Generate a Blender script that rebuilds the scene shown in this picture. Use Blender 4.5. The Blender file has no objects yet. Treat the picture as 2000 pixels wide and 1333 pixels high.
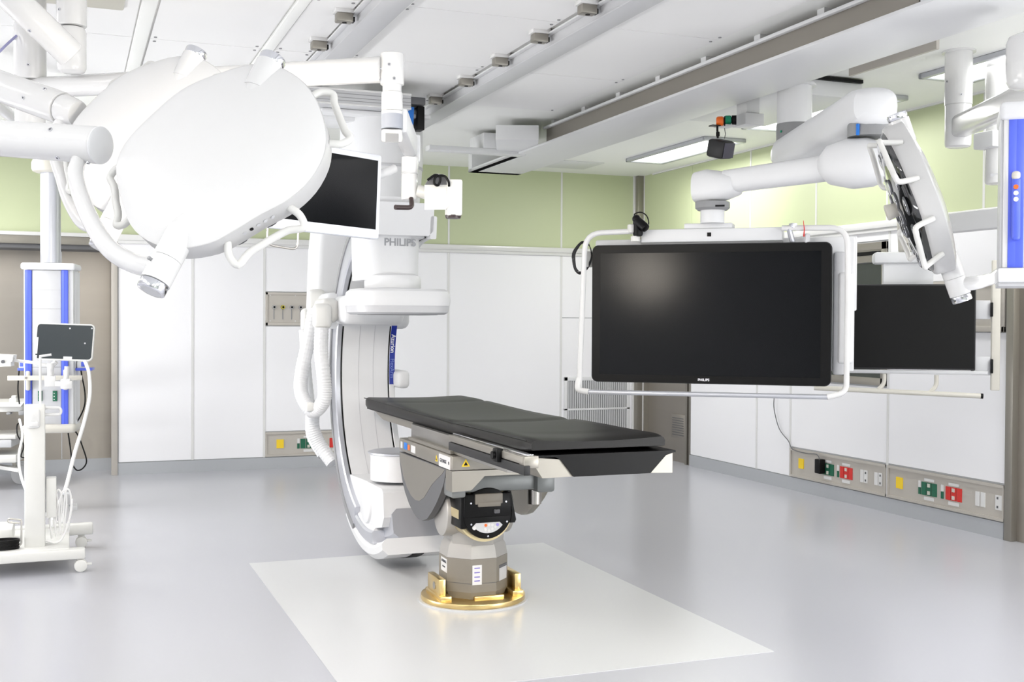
import bpy, bmesh, math, random
from mathutils import Vector, Matrix
random.seed(4)
SC = bpy.context.scene
COL = SC.collection
# ---------------------------------------------------------------- camera
CF, CYAW, CPITCH, CROLL, CH = 2235.4, 0.36913234, -0.01645979, 0.00530016, 1.45
FW = Vector((math.sin(CYAW)*math.cos(CPITCH), math.cos(CYAW)*math.cos(CPITCH), math.sin(CPITCH)))
_r = Vector((math.cos(CYAW), -math.sin(CYAW), 0)); _u = _r.cross(FW)
RT = _r*math.cos(CROLL)+_u*math.sin(CROLL); UP = -_r*math.sin(CROLL)+_u*math.cos(CROLL)
C0 = Vector((0, 0, CH))
cam_d = bpy.data.cameras.new('camera'); cam = bpy.data.objects.new('camera', cam_d); COL.objects.link(cam)
cam_d.sensor_width = 36; cam_d.lens = CF/2000*36; cam_d.clip_start = .05
M3 = Matrix((RT, UP, -FW)).transposed()
cam.matrix_world = Matrix.Translation(C0) @ M3.to_4x4()
SC.camera = cam
# ---------------------------------------------------------------- world, exposure
W = bpy.data.worlds.new('world'); SC.world = W; W.use_nodes = True
W.node_tree.nodes['Background'].inputs[0].default_value = (.93, .96, 1, 1)
W.node_tree.nodes['Background'].inputs[1].default_value = .35
SC.view_settings.view_transform = 'Standard'; SC.view_settings.look = 'None'
SC.view_settings.gamma = 1; SC.view_settings.use_curve_mapping = False
SC.view_settings.exposure = 0.76
# ---------------------------------------------------------------- ceiling lights (area lamps at the fixtures)
FIX = [(5.30, 9.35), (5.30, 7.28), (5.30, 5.20), (5.30, 3.10), (5.30, 1.0),
       (-1.55, 9.35), (-1.55, 7.28), (-1.55, 5.20), (-1.55, 3.10), (-1.55, 1.0),
       (2.0, -1.0), (3.6, -1.0), (.4, -1.0), (2.0, -2.3)]
FIXW = [17, 8, 4, 24, 42,  50, 24, 8, 14, 22,  46, 58, 40, 48]
def area(name, loc, sx, sy, e, col=(1, .985, .95), d=None):
    l = bpy.data.lights.new(name, 'AREA'); l.shape = 'RECTANGLE'; l.size = sx; l.size_y = sy; l.energy = e; l.color = col
    o = bpy.data.objects.new(name, l); COL.objects.link(o); o.location = loc
    if d is not None: o.rotation_euler = Vector(d).to_track_quat('-Z', 'Y').to_euler()
    return o
for i, (x, y) in enumerate(FIX):
    area('fixture_light', (x, y, 3.0), .36, 1.42, FIXW[i])

# added fill lights that brighten the ceiling, low along the unseen left side and the unseen near right side of the room
for loc, L, e, d in (((-3.0, 8.3, .3), 4.6, 34, (6.4, .3, 2.75)), ((5.6, 1.0, .3), 4.0, 34, (-3.6, 3.4, 3.0))):
    o = area('ceiling_fill_light', loc, L, .3, e, (1, 1, .99), d); o.data.spread = math.radians(96)

# ---------------------------------------------------------------- pixel helpers: a ray of the photograph met with a plane of the room
def ray(px, py): return FW + RT*((px-1000)/CF) - UP*((py-666.5)/CF)
def at(px, py, D): return C0 + ray(px, py)*D
def onz(px, py, z): d = ray(px, py); return C0 + d*((z-CH)/d.z)
def ony(px, py, y): d = ray(px, py); return C0 + d*(y/d.y)
def onx(px, py, x): d = ray(px, py); return C0 + d*(x/d.x)
def vframe(px, py):
    v = ray(px, py).normalized(); r = v.cross(Vector((0, 0, 1))).normalized(); u = r.cross(v); return r, u, v
# ---------------------------------------------------------------- materials
def lin(c):
    return tuple((x/12.92 if x <= .04045 else ((x+.055)/1.055)**2.4) for x in [q/255 for q in c])
MATS = {}
def mat(name, rgb, rough=.5, metal=0., coat=0., noise=.04, scale=30, emit=None, es=0., bump=0., spec=.5, stretch=None, alpha=1, trans=0):
    if name in MATS: return MATS[name]
    m = bpy.data.materials.new(name); m.use_nodes = True; nt = m.node_tree; b = nt.nodes['Principled BSDF']
    c = lin(rgb)
    b.inputs['Roughness'].default_value = rough; b.inputs['Metallic'].default_value = metal
    b.inputs['Coat Weight'].default_value = coat; b.inputs['Coat Roughness'].default_value = .08
    b.inputs['Specular IOR Level'].default_value = spec
    if trans: b.inputs['Transmission Weight'].default_value = trans
    tc = nt.nodes.new('ShaderNodeTexCoord'); n = nt.nodes.new('ShaderNodeTexNoise'); n.inputs['Scale'].default_value = scale
    n.inputs['Detail'].default_value = 3
    if stretch:
        mp = nt.nodes.new('ShaderNodeMapping'); mp.inputs['Scale'].default_value = stretch
        nt.links.new(tc.outputs['Object'], mp.inputs[0]); nt.links.new(mp.outputs[0], n.inputs['Vector'])
    else: nt.links.new(tc.outputs['Object'], n.inputs['Vector'])
    r = nt.nodes.new('ShaderNodeMapRange'); r.inputs[3].default_value = 1-noise; r.inputs[4].default_value = 1+noise
    nt.links.new(n.outputs['Fac'], r.inputs[0])
    mx = nt.nodes.new('ShaderNodeVectorMath'); mx.operation = 'SCALE'; mx.inputs[0].default_value = c
    nt.links.new(r.outputs[0], mx.inputs['Scale']); nt.links.new(mx.outputs[0], b.inputs['Base Color'])
    if bump:
        bp = nt.nodes.new('ShaderNodeBump'); bp.inputs['Strength'].default_value = bump; bp.inputs['Distance'].default_value = .002
        nt.links.new(n.outputs['Fac'], bp.inputs['Height']); nt.links.new(bp.outputs[0], b.inputs['Normal'])
    if emit: b.inputs['Emission Color'].default_value = (*lin(emit), 1); b.inputs['Emission Strength'].default_value = es
    MATS[name] = m; return m
WH = mat('white_enamel', (218, 218, 218), .22, noise=.01, coat=.3)
WHS = mat('white_cover', (219, 220, 222), .42, noise=.01)
WHP = mat('white_plastic', (216, 216, 213), .38, noise=.01)
CREAM = mat('cream_plastic', (204, 201, 192), .4, noise=.01)
LG = mat('light_grey', (196, 197, 200), .4, noise=.02)
MG = mat('mid_grey', (140, 141, 143), .45, noise=.02)
DG = mat('dark_grey', (92, 93, 96), .5, noise=.02)
BLK = mat('black_plastic', (8, 8, 9), .4, noise=.05, spec=.2)
SATB = mat('satin_black', (24, 24, 26), .5, noise=.05)
LEATH = mat('black_upholstery', (20, 19, 18), .42, noise=.06, scale=9, bump=.2, spec=.32)
STEEL = mat('brushed_steel', (176, 173, 168), .3, metal=1, noise=.05, scale=4, stretch=(1, 1, 30))
STEELH = mat('satin_steel', (156, 152, 144), .38, metal=.8, noise=.04, scale=5)
CHROME = mat('chrome', (220, 221, 225), .12, metal=1, noise=.01)
SILV = mat('silver_paint', (196, 198, 205), .32, metal=.5, noise=.02)
RIMG = mat('rim_shade_grey', (196, 196, 196), .4, noise=.01)  # greyer than the dome: the rim's shade is put into its colour
SHROUD = mat('shroud_silver', (168, 166, 163), .38, metal=.25, noise=.02)
BRASS = mat('brass', (226, 200, 142), .28, metal=1, noise=.06, scale=8)
TAUPE = mat('taupe_paint', (126, 121, 112), .42, noise=.03)
TGREY = mat('table_grey_paint', (126, 129, 129), .4, metal=.35, noise=.02)
BLUE = mat('blue_strip', (84, 104, 222), .35, noise=.02)
DBLUE = mat('label_blue', (28, 48, 150), .4, noise=.02)
GREEN = mat('green_wall_paint', (192, 201, 164), .45, noise=.015, scale=2)
WPAN = mat('white_wall_panel', (240, 240, 244), .28, noise=.006, scale=2)
SEAM = mat('seam_grey', (176, 178, 182), .5)
BASEM = mat('grey_base', (172, 175, 180), .35, noise=.02)
FLOORM = mat('vinyl_floor', (176, 177, 184), .24, noise=.012, scale=1.5)
MATM = mat('floor_inlay', (200, 201, 203), .25, noise=.01, scale=2)
CEILW = mat('ceiling_white', (244, 245, 243), .55, noise=.01, scale=2)
CEILG = mat('ceiling_grey_panel', (240, 240, 240), .5, noise=.015, scale=2)
BEAMS = mat('beam_steel', (150, 145, 137), .38, metal=.55, noise=.04, scale=3)
DOORS = mat('door_steel', (166, 160, 152), .35, metal=.75, noise=.05, scale=2, stretch=(.3, .3, 5))
PLATE = mat('outlet_plate', (186, 181, 174), .45, metal=.15, noise=.01)
YEL = mat('yellow_cover', (240, 205, 40), .5, noise=.03)
GRN = mat('green_socket', (20, 96, 70), .5)
RED = mat('red_socket', (206, 44, 38), .5)
ORG = mat('orange_lens', (232, 108, 30), .3)
TEAL = mat('green_lens', (10, 150, 110), .3)
SCR = mat('screen_glass', (8, 10, 13), .17, noise=.02, spec=.18)
SCR2 = mat('matt_screen', (10, 10, 11), .42, noise=.02, spec=.2)
DGL = mat('dark_window_glass', (54, 60, 52), .08, noise=.05)
LENS = mat('lens_glass', (26, 28, 30), .06, noise=.02, coat=1)
EMIT = mat('lamp_diffuser', (255, 255, 255), .4, emit=(255, 255, 252), es=2.0)
EMLED = mat('lit_led_lens', (255, 250, 240), .3, emit=(255, 246, 232), es=40.)
TXT = mat('grey_lettering', (150, 152, 156), .5)
WTXT = mat('white_lettering', (240, 240, 245), .5)
DTXT = mat('dark_lettering', (60, 62, 70), .5)
CABW = mat('white_cable', (232, 232, 232), .4)
BBLUE = mat('bright_blue', (20, 110, 200), .35)
# ---------------------------------------------------------------- mesh builder
def orth(d):
    d = Vector(d).normalized(); a = Vector((0, 0, 1)) if abs(d.z) < .9 else Vector((1, 0, 0))
    x = a.cross(d).normalized(); return x, d.cross(x), d
class MB:
    def __init__(s): s.b = bmesh.new(); s.mi = 0
    def _f(s, vs, mi=None):
        try:
            f = s.b.faces.new(vs); f.material_index = s.mi if mi is None else mi; return f
        except ValueError: return None
    def box(s, c, size, bev=0., ax=None, seg=2):
        c = Vector(c); X, Y, Z = ax if ax else (Vector((1, 0, 0)), Vector((0, 1, 0)), Vector((0, 0, 1)))
        hx, hy, hz = [q/2 for q in size]; t = bmesh.new(); vs = []
        for a in (-1, 1):
            for b in (-1, 1):
                for d in (-1, 1): vs.append(t.verts.new(c+X*(a*hx)+Y*(b*hy)+Z*(d*hz)))
        for q in ((0, 1, 3, 2), (4, 6, 7, 5), (0, 4, 5, 1), (2, 3, 7, 6), (0, 2, 6, 4), (1, 5, 7, 3)): t.faces.new([vs[i] for i in q])
        bmesh.ops.recalc_face_normals(t, faces=t.faces)
        if bev: bmesh.ops.bevel(t, geom=list(t.edges), offset=min(bev, min(hx, hy, hz)*.98), segments=seg, affect='EDGES', profile=.5)
        s.merge(t); return s
    def bb(s, x0, x1, y0, y1, z0, z1, bev=0., seg=2):
        return s.box(((x0+x1)/2, (y0+y1)/2, (z0+z1)/2), (abs(x1-x0), abs(y1-y0), abs(z1-z0)), bev, seg=seg)
    def merge(s, t):
        mp = {v: s.b.verts.new(v.co) for v in t.verts}
        for f in t.faces: s._f([mp[v] for v in f.verts])
        t.free()
    def rings(s, rings, cap0=True, cap1=True, close=False):
        R = [[s.b.verts.new(p) for p in r] for r in rings]; n = len(R[0])
        for i in range(len(R)-1+(1 if close else 0)):
            a, b = R[i], R[(i+1) % len(R)]
            for j in range(n): s._f([a[j], a[(j+1) % n], b[(j+1) % n], b[j]])
        if cap0 and not close: s._f(R[0][::-1])
        if cap1 and not close: s._f(R[-1])
        return s
    def cyl(s, p0, p1, r, r2=None, n=28, bev=0.):
        p0, p1 = Vector(p0), Vector(p1); r2 = r if r2 is None else r2; x, y, d = orth(p1-p0)
        L = (p1-p0).length
        prof = [(0, r), (L, r2)] if not bev else [(0, r-bev), (bev*.3, r-bev*.3), (bev, r), (L-bev, r2), (L-bev*.3, r2-bev*.3), (L, r2-bev)]
        s.rings([[p0+d*t+x*(q*math.cos(2*math.pi*k/n))+y*(q*math.sin(2*math.pi*k/n)) for k in range(n)] for t, q in prof]); return s
    def lathe(s, p0, axis, prof, n=32, sx=1., xdir=None):
        p0 = Vector(p0); x, y, d = orth(axis)
        if xdir is not None: x = Vector(xdir).normalized(); y = d.cross(x)
        s.rings([[p0+d*t+x*(q*sx*math.cos(2*math.pi*k/n))+y*(q*math.sin(2*math.pi*k/n)) for k in range(n)] for t, q in prof]); return s
    def tube(s, pts, r, n=12, smooth=0, closed=False, flat=None):
        pts = [Vector(p) for p in pts]
        if smooth: pts = crom(pts, smooth, closed)
        rs = r if isinstance(r, (list, tuple)) else [r]*len(pts)
        if len(rs) != len(pts): rs = [rs[0]+(rs[-1]-rs[0])*i/(len(pts)-1) for i in range(len(pts))]
        m = len(pts); T = []
        for i in range(m):
            if closed: T.append((pts[(i+1) % m]-pts[i-1]).normalized())
            else: T.append((pts[min(i+1, m-1)]-pts[max(i-1, 0)]).normalized())
        x, y, _ = orth(T[0]); R = []
        for i in range(m):
            x = (x-T[i]*x.dot(T[i]))
            x = x.normalized() if x.length > 1e-6 else orth(T[i])[0]
            y = T[i].cross(x)
            R.append([pts[i]+x*(rs[i]*math.cos(2*math.pi*k/n))+y*(rs[i]*math.sin(2*math.pi*k/n)) for k in range(n)])
        s.rings(R, close=closed); return s
    def sweep_rect(s, pts, side, w, t, bev=0.):      # flat bar: width w along 'side', thickness t
        pts = [Vector(p) for p in pts]; side = Vector(side).normalized(); R = []
        for i in range(len(pts)):
            T = (pts[min(i+1, len(pts)-1)]-pts[max(i-1, 0)]).normalized(); nn = T.cross(side).normalized()
            R.append([pts[i]+side*(a*w/2)+nn*(b*t/2) for a, b in ((-1, -1), (1, -1), (1, 1), (-1, 1))])
        s.rings(R); return s
    def prism(s, poly, ext):                           # polygon of 3-D points pushed by vector ext
        ext = Vector(ext); s.rings([[Vector(p) for p in poly], [Vector(p)+ext for p in poly]]); return s
    def sph(s, c, r, n=16, sc=(1, 1, 1)):
        t = bmesh.new(); bmesh.ops.create_uvsphere(t, u_segments=n, v_segments=max(6, n//2), radius=r)
        for v in t.verts: v.co = Vector((v.co.x*sc[0], v.co.y*sc[1], v.co.z*sc[2]))+Vector(c)
        s.merge(t); return s
    def build(s, name, m, parent=None, sharp=35, kind=None, label=None, base=None):
        bmesh.ops.recalc_face_normals(s.b, faces=s.b.faces)
        me = bpy.data.meshes.new(name); s.b.to_mesh(me); s.b.free()
        for q in (m if isinstance(m, (list, tuple)) else [m]): me.materials.append(q)
        o = bpy.data.objects.new(name, me); COL.objects.link(o)
        if parent is None:
            if base is None:
                xs = [v.co.x for v in me.vertices]; ys = [v.co.y for v in me.vertices]; zs = [v.co.z for v in me.vertices]
                base = Vector(((min(xs)+max(xs))/2, (min(ys)+max(ys))/2, min(zs)))
            o.location = base; org = Vector(base)
        else:
            o.parent = parent; org = parent.get('_org_') and Vector(parent['_org_']) or Vector((0, 0, 0))
        for v in me.vertices: v.co -= org
        o['_org_'] = tuple(org)
        me.polygons.foreach_set('use_smooth', [True]*len(me.polygons)); me.set_sharp_from_angle(angle=math.radians(sharp)); me.update()
        if kind: o['kind'] = kind
        if label: o['label'] = label
        return o
def crom(p, k, closed=False):
    out = []; n = len(p); rng = range(n if closed else n-1)
    for i in rng:
        a = p[(i-1) % n] if (closed or i > 0) else p[0]*2-p[1]; b = p[i]; c = p[(i+1) % n]
        d = p[(i+2) % n] if (closed or i+2 < n) else p[-1]*2-p[-2]
        for j in range(k):
            t = j/k; out.append(.5*((2*b)+(c-a)*t+(2*a-5*b+4*c-d)*t*t+(-a+3*b-3*c+d)*t**3))
    if not closed: out.append(p[-1])
    return out
def fillet(pts, r, k=6):
    pts = [Vector(p) for p in pts]; out = [pts[0]]
    for i in range(1, len(pts)-1):
        a, b, c = pts[i-1], pts[i], pts[i+1]; u = (a-b); v = (c-b); q = min(r, u.length*.49, v.length*.49); u.normalize(); v.normalize()
        p0, p1 = b+u*q, b+v*q
        for j in range(k+1):
            t = j/k; out.append(p0*(1-t)**2+b*2*t*(1-t)+p1*t*t)
    out.append(pts[-1]); return out
def thing(name, label, cat, loc, group=None):
    o = bpy.data.objects.new(name, None); COL.objects.link(o); o.location = loc; o['_org_'] = tuple(Vector(loc)); o.empty_display_size = .05
    return tag(o, label, cat, group)
def tag(o, label, cat, group=None):
    o['label'] = label; o['category'] = cat
    if group: o['group'] = group
    return o
def copy_tree(o, parent=None, off=None):
    c = o.copy(); COL.objects.link(c); c.parent = parent
    if off is not None: c.location = o.location+Vector(off)
    for ch in list(o.children): copy_tree(ch, c)
    return c
def text(name, s, size, origin, xd, yd, m, parent, ext=.0008, align='CENTER', bold=0., label=None):
    cu = bpy.data.curves.new(name, 'FONT'); cu.body = s; cu.size = size; cu.extrude = ext; cu.align_x = align; cu.align_y = 'CENTER'; cu.offset = bold
    t = bpy.data.objects.new(name, cu); COL.objects.link(t); dg = bpy.context.evaluated_depsgraph_get()
    me = bpy.data.meshes.new_from_object(t.evaluated_get(dg)); bpy.data.objects.remove(t)
    X = Vector(xd).normalized(); Z = X.cross(Vector(yd)).normalized(); Y = Z.cross(X)
    Mx = Matrix((X, Y, Z)).transposed(); org = Vector(parent['_org_']) if parent else Vector((0, 0, 0))
    for v in me.vertices: v.co = Mx @ v.co + Vector(origin) - org
    me.materials.clear(); me.materials.append(m); me.name = name
    o = bpy.data.objects.new(name, me); COL.objects.link(o); o.parent = parent; o['_org_'] = tuple(org)
    if label: o['label'] = label
    return o
V = Vector
exec_order = []
# ================================================================ ROOM SHELL
YB, XR, ZC = 11.29, 5.88, 3.06
XL, YF = -3.2, -3.2
m = MB(); m.bb(XL-.1, XR+.9, YF-.1, YB+.6, -.1, 0); m.build('floor', FLOORM, kind='structure')
m = MB(); m.bb(1.0, 2.9, 4.27, 6.91, 0, .003); m.build('floor', MATM, kind='structure')          # pale inlay under the table
m = MB(); m.bb(XL-.1, XR+.9, YF-.1, YB+.6, ZC, ZC+.1); m.build('ceiling', CEILW, kind='structure')

def wall_panels(name, xs, y, horiz=True, skip=(), recess=None):
    pass
# back wall: green band above the rail, white panels below with grey joints (all one wall mesh)
def wallmesh(name, u0, u1, mk, joints, gjoints, rows=None, side='x', hole=None):
    """mk(u,z,d) -> world point, d = depth out of the wall into the room"""
    m = MB()
    def slab(a, b, z0, z1, d0, d1, mi):
        m.mi = mi; P = [mk(u, z, d) for d in (d0, d1) for (u, z) in ((a, z0), (b, z0), (b, z1), (a, z1))]
        vs = [m.b.verts.new(p) for p in P]
        for q in ((0, 1, 2, 3), (4, 5, 6, 7), (0, 1, 5, 4), (1, 2, 6, 5), (2, 3, 7, 6), (3, 0, 4, 7)): m._f([vs[i] for i in q])
    slab(u0, u1, 0, ZC, -.1, -.006, 2)
    js = [u0]+sorted(joints)+[u1]; g = .009
    for a, b in zip(js[:-1], js[1:]):
        cells = [(.115, 2.2)]
        if rows:
            for (ra, rb, zs) in rows:
                if abs(ra-a) < .05: cells = zs
        for z0, z1 in cells: slab(a+g, b-g, z0+.004, z1-.004, -.006, 0, 1)
    gs = [u0]+sorted(gjoints)+[u1]
    for a, b in zip(gs[:-1], gs[1:]): slab(a+.004, b-.004, 2.25, ZC, -.006, 0, 0)
    for j in joints: slab(j-.012, j+.012, .115, 2.2, -.006, .004, 3)
    for j in gjoints: slab(j-.01, j+.01, 2.25, ZC, -.006, .003, 3)
    return m.build(name, [GREEN, WPAN, SEAM, WH], kind='structure')
bk = lambda u, z, d: V((u, YB-d, z))
wallmesh('wall_back', .42, 5.80, bk, [1.097, 1.775, 2.99, 3.658, 4.93], [3.66, 4.93],
         rows=[(1.775, 0, [(.365, 1.40), (1.735, 2.2)]), (4.93, 0, [(.115, 1.5), (1.5, 2.2)])])
m = MB(); m.bb(XL, .42, YB+.0, YB+.1, 2.25, ZC); m.build('wall_back', GREEN, kind='structure')
m = MB(); m.bb(.395, .42, YB-.002, YB+.55, 0, 2.2); m.build('trim_1', STEELH, kind='structure')
m = MB(); m.bb(.365, .42, YB-.02, YB+.02, 0, 2.2, .003); m.build('trim_2', PLATE, kind='structure')
# rail mouldings
m = MB(); m.bb(.42, 5.80, YB-.03, YB, 2.195, 2.25, .006); m.bb(.42, 5.80, YB-.018, YB, 2.165, 2.198, .003); m.build('trim_3', WH, kind='structure')
m = MB(); m.bb(XR-.03, XR, 5.96, 10.17, 2.195, 2.25, .006); m.bb(XR-.018, XR, 5.96, 10.17, 2.165, 2.198, .003); m.build('trim_4', WH, kind='structure')
m = MB(); m.bb(XL, .42, YB-.03, YB+.02, 2.215, 2.25, .004); m.mi = 1; m.bb(XL, .42, YB-.02, YB+.03, 2.14, 2.215, .003); m.mi = 2; m.bb(XL, .42, YB+.01, YB+.5, 2.10, 2.14)
m.build('trim_5', [WH, STEELH, DG], kind='structure')
# baseboards
m = MB(); m.bb(.42, 5.80, YB-.008, YB, 0, .112); m.build('baseboard_back', BASEM, kind='structure')
m = MB(); m.bb(XR-.008, XR, 5.98, 10.17, 0, .112); m.build('baseboard_right', BASEM, kind='structure')
# right wall
rk = lambda u, z, d: V((XR-d, u, z))
wallmesh('wall_right', 5.965, 10.17, rk, [7.165, 8.44, 8.965], [6.2, 7.2, 8.1, 9.1], 
         rows=[(5.965, 0, [(.375, 1.40), (1.76, 2.2)]), (7.165, 0, [(.375, .96), (2.10, 2.2)])])
m = MB(); m.bb(XR, XR+.1, 10.17, YB, 2.25, ZC); m.bb(XR, XR+.1, 4.4, 5.965, 2.25, ZC); m.build('wall_right', GREEN, kind='structure')
m = MB(); m.bb(XR-.02, XR+.1, 4.4, 10.99, 3.045, ZC); m.build('trim_6', WH, kind='structure')
# corner post
m = MB(); m.bb(5.80, 5.88, YB-.09, YB, .0, ZC, .004); m.mi = 1; m.bb(5.785, 5.802, YB-.03, YB+.001, 0, ZC); m.bb(5.872, 5.884, YB-.1, YB-.08, 0, ZC)
m.build('trim_7', [STEELH, WH], kind='structure')
# steel door beside the corner (right wall) 
d = bpy.data.objects.new('door_1', None); COL.objects.link(d); d.location = (XR, 10.7, 0); d['kind'] = 'structure'; d['_org_'] = (XR, 10.7, 0)
m = MB(); m.bb(XR+.05, XR+.1, 10.17, 11.2, 0, 2.25); m.build('door_leaf', DOORS, d)
m = MB(); m.bb(XR, XR+.1, 10.17, 10.2, 0, 2.25); m.bb(XR, XR+.1, 11.17, 11.2, 0, 2.25); m.bb(XR, XR+.1, 10.17, 11.2, 2.2, 2.25); m.bb(XR, XR+.052, 10.24, 10.28, 0, 2.2); m.build('door_frame', STEELH, d)
m = MB(); m.bb(XR+.03, XR+.055, 10.33, 10.62, .25, .5, .004); m.mi = 1
for i in range(8): m.bb(XR+.026, XR+.031, 10.36, 10.59, .28+i*.025, .288+i*.025)
m.build('louvre_vent', [DOORS, DG], d)
# steel door in the recess at the left of the back wall
d = bpy.data.objects.new('door_2', None); COL.objects.link(d); d.location = (-1.2, 11.72, 0); d['kind'] = 'structure'; d['_org_'] = (-1.2, 11.72, 0)
m = MB(); m.bb(XL, -.07, 11.68, 11.75, .12, 2.14); m.bb(-.065, .42, 11.68, 11.75, .12, 2.14); m.build('door_leaf', DOORS, d)
m = MB(); m.bb(XL, .42, 11.67, 11.75, 0, .12); m.build('kick_plate', BASEM, d)
# steel door at the near end of the right wall
d = bpy.data.objects.new('door_3', None); COL.objects.link(d); d.location = (XR, 5.2, 0); d['kind'] = 'structure'; d['_org_'] = (XR, 5.2, 0)
m = MB(); m.bb(XR+.03, XR+.1, 4.4, 5.90, 0, 2.25); m.build('door_leaf', DOORS, d)
m = MB(); m.bb(XR-.02, XR+.1, 5.90, 5.965, 0, 2.25, .004); m.build('door_frame', STEELH, d)
# unseen rest of the room
m = MB(); m.bb(XL-.1, XL, YF, YB+.6, 0, ZC); m.build('wall_left', WPAN, kind='structure')
m = MB(); m.bb(XL, XR, YF-.1, YF, 0, ZC); m.build('wall_front', mat('front_wall', (150, 155, 150), .5), kind='structure')
m = MB(); m.bb(XR, XR+.1, YF, 4.4, 0, ZC); m.build('wall_right', WPAN, kind='structure')

# window (hatch) in the right wall, behind the second monitor
w = bpy.data.objects.new('window_1', None); COL.objects.link(w); w.location = (XR, 7.8, .97); w['kind'] = 'structure'; w['_org_'] = (XR, 7.8, .97)
m = MB(); y0, y1, z0, z1 = 7.185, 8.42, .97, 2.09
m.bb(XR-.015, XR+.02, y0, y1, z0, z0+.06, .003); m.bb(XR-.015, XR+.02, y0, y1, z1-.06, z1, .003); m.bb(XR-.015, XR+.02, y0, y0+.06, z0, z1, .003); m.bb(XR-.015, XR+.02, y1-.06, y1, z0, z1, .003)
m.build('window_frame', STEELH, w)
m = MB(); m.bb(XR-.006, XR+.004, y0+.05, y1-.05, z0+.05, z1-.16); m.build('pane', DGL, w)
m = MB(); m.bb(XR-.012, XR+.004, y0+.05, y1-.05, z1-.155, z1-.06); m.mi = 1; m.bb(XR-.016, XR-.01, y0+.07, y1-.07, z1-.1, z1-.07); m.build('blind_box', [STEELH, BLK], w)

# ceiling : grey filter panels, cover strips
X0s = [(-3.1, -2.3), (-2.27, -1.0), (-.97, .335), (.425, 1.05), (1.125, 1.36), (1.58, 2.44), (2.68, 3.42)]
m = MB()
ys = [2.0, 3.2, 4.42, 5.62, 6.82, 8.0]
for a, b in X0s:
    for ya, yb in zip(ys[:-1], ys[1:]): m.bb(a+.004, b-.004, ya+.004, yb-.004, ZC-.012, ZC)
m.build('ceiling', CEILG, kind='structure')
m = MB()
for x0, x1 in ((.34, .415), (1.06, 1.12)): m.bb(x0, x1, 1.5, 8.1, ZC-.025, ZC, .004)
m.build('trim_8', CEILW, kind='structure')
# panel screws
m = MB()
for a, b in X0s[3:]:
    for y in ys:
        for dy in (-.05, .05):
            for x in (a+.03, b-.03):
                if dy < 0 or y < 7.9: m.cyl((x, y+dy, ZC-.016), (x, y+dy, ZC-.01), .009, n=8)
m.build('trim_9', MG, kind='structure')

# ---------------------------------------------------------------- ceiling light fixtures
def fixture(x, y, lab, grp='long ceiling light fixtures'):
    t = thing('ceiling_light', lab, 'ceiling light', (x, y, ZC), grp)
    m = MB(); L = .75; 
    for a, b, c, e in ((-.21, -.17, -L, L), (.17, .21, -L, L), (-.21, .21, -L, -L+.04), (-.21, .21, L-.04, L)): m.bb(x+a, x+b, y+c, y+e, ZC-.035, ZC, .008)
    m.build('light_frame', SILV, t)
    m = MB(); m.bb(x-.172, x+.172, y-L+.035, y+L-.035, ZC-.022, ZC-.004); m.build('light_diffuser', EMIT, t); return t
labs = ['bright rectangular ceiling light above the black loudspeaker, nearest the far corner', 'rectangular ceiling light partly hidden behind the white monitor arm column',
        'rectangular ceiling light behind the two white boom columns at upper right']
f0 = fixture(*FIX[0], labs[0])
for i in range(1, len(FIX)):
    c = copy_tree(f0, None, (FIX[i][0]-FIX[0][0], FIX[i][1]-FIX[0][1], 0))
    if i < 3: c['label'] = labs[i]
    else: c['label'] = 'rectangular ceiling light beyond the picture edge, in the unseen part of the room'; c['group'] = 'ceiling lights out of view'
# small ceiling hatch near the far wall
m = MB(); a = onz(1105, 325, ZC); m.bb(a.x-.25, a.x+.25, a.y-.4, a.y+.1, ZC-.008, ZC, .003); tag(m.build('access_hatch', WHS), 'small white square access hatch in the ceiling before the far green wall', 'hatch')

# ---------------------------------------------------------------- ceiling rails with clips
def rail(x0, x1, y0, y1, lab):
    t = thing('ceiling_rail', lab, 'rail', ((x0+x1)/2, (y0+y1)/2, ZC), 'long ceiling rails for the X-ray stand')
    m = MB(); m.bb(x0+.02, x1-.05, y0, y1, ZC-.085, ZC-.004); m.bb(x0+.012, x1-.045, y0, y1, ZC-.09, ZC-.08, .002); m.build('rail_body', LG, t)
    m = MB(); m.bb(x1-.05, x1, y0, y1, ZC-.05, ZC, .003); m.bb(x1-.012, x1+.012, y0, y1, ZC-.03, ZC-.02); m.build('cover_strip', CEILW, t)
    m = MB(); m.bb(x0-.012, x0+.02, y0, y1, ZC-.03, ZC-.02, .002); m.build('edge_lip', WHS, t)
    return t
ra = rail(1.37, 1.57, 1.0, 8.1, 'ceiling rail on the left, above the large lamp heads')
rb = rail(2.46, 2.66, 1.0, 8.9, 'long ceiling rail on the right, running from the blue clip towards the camera')
def clip(x, y, lab):
    t = thing('rail_clip', lab, 'clip', (x, y, ZC), 'small clips along the ceiling rails')
    m = MB(); m.bb(x-.075, x+.03, y-.04, y+.04, ZC-.03, ZC, .003); m.build('clip_plate', WH, t)
    m = MB(); m.bb(x-.065, x+.02, y-.032, y+.032, ZC-.075, ZC-.03, .006); m.mi = 1; m.cyl((x-.02, y, ZC-.078), (x-.02, y, ZC-.07), .012, n=10); m.bb(x+.02, x+.03, y-.02, y+.02, ZC-.07, ZC-.045); m.build('clip_block', [STEELH, BLK], t); return t
clips_A = [(668, 38), (619, 92)]
clips_B = [(1125, 20), (1033, 76), (956, 122), (890, 162), (835, 198)]
words = ['nearest the picture top', 'second from the top', 'third from the top', 'fourth from the top', 'farthest, beside the blue bracket']
base = None
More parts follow.
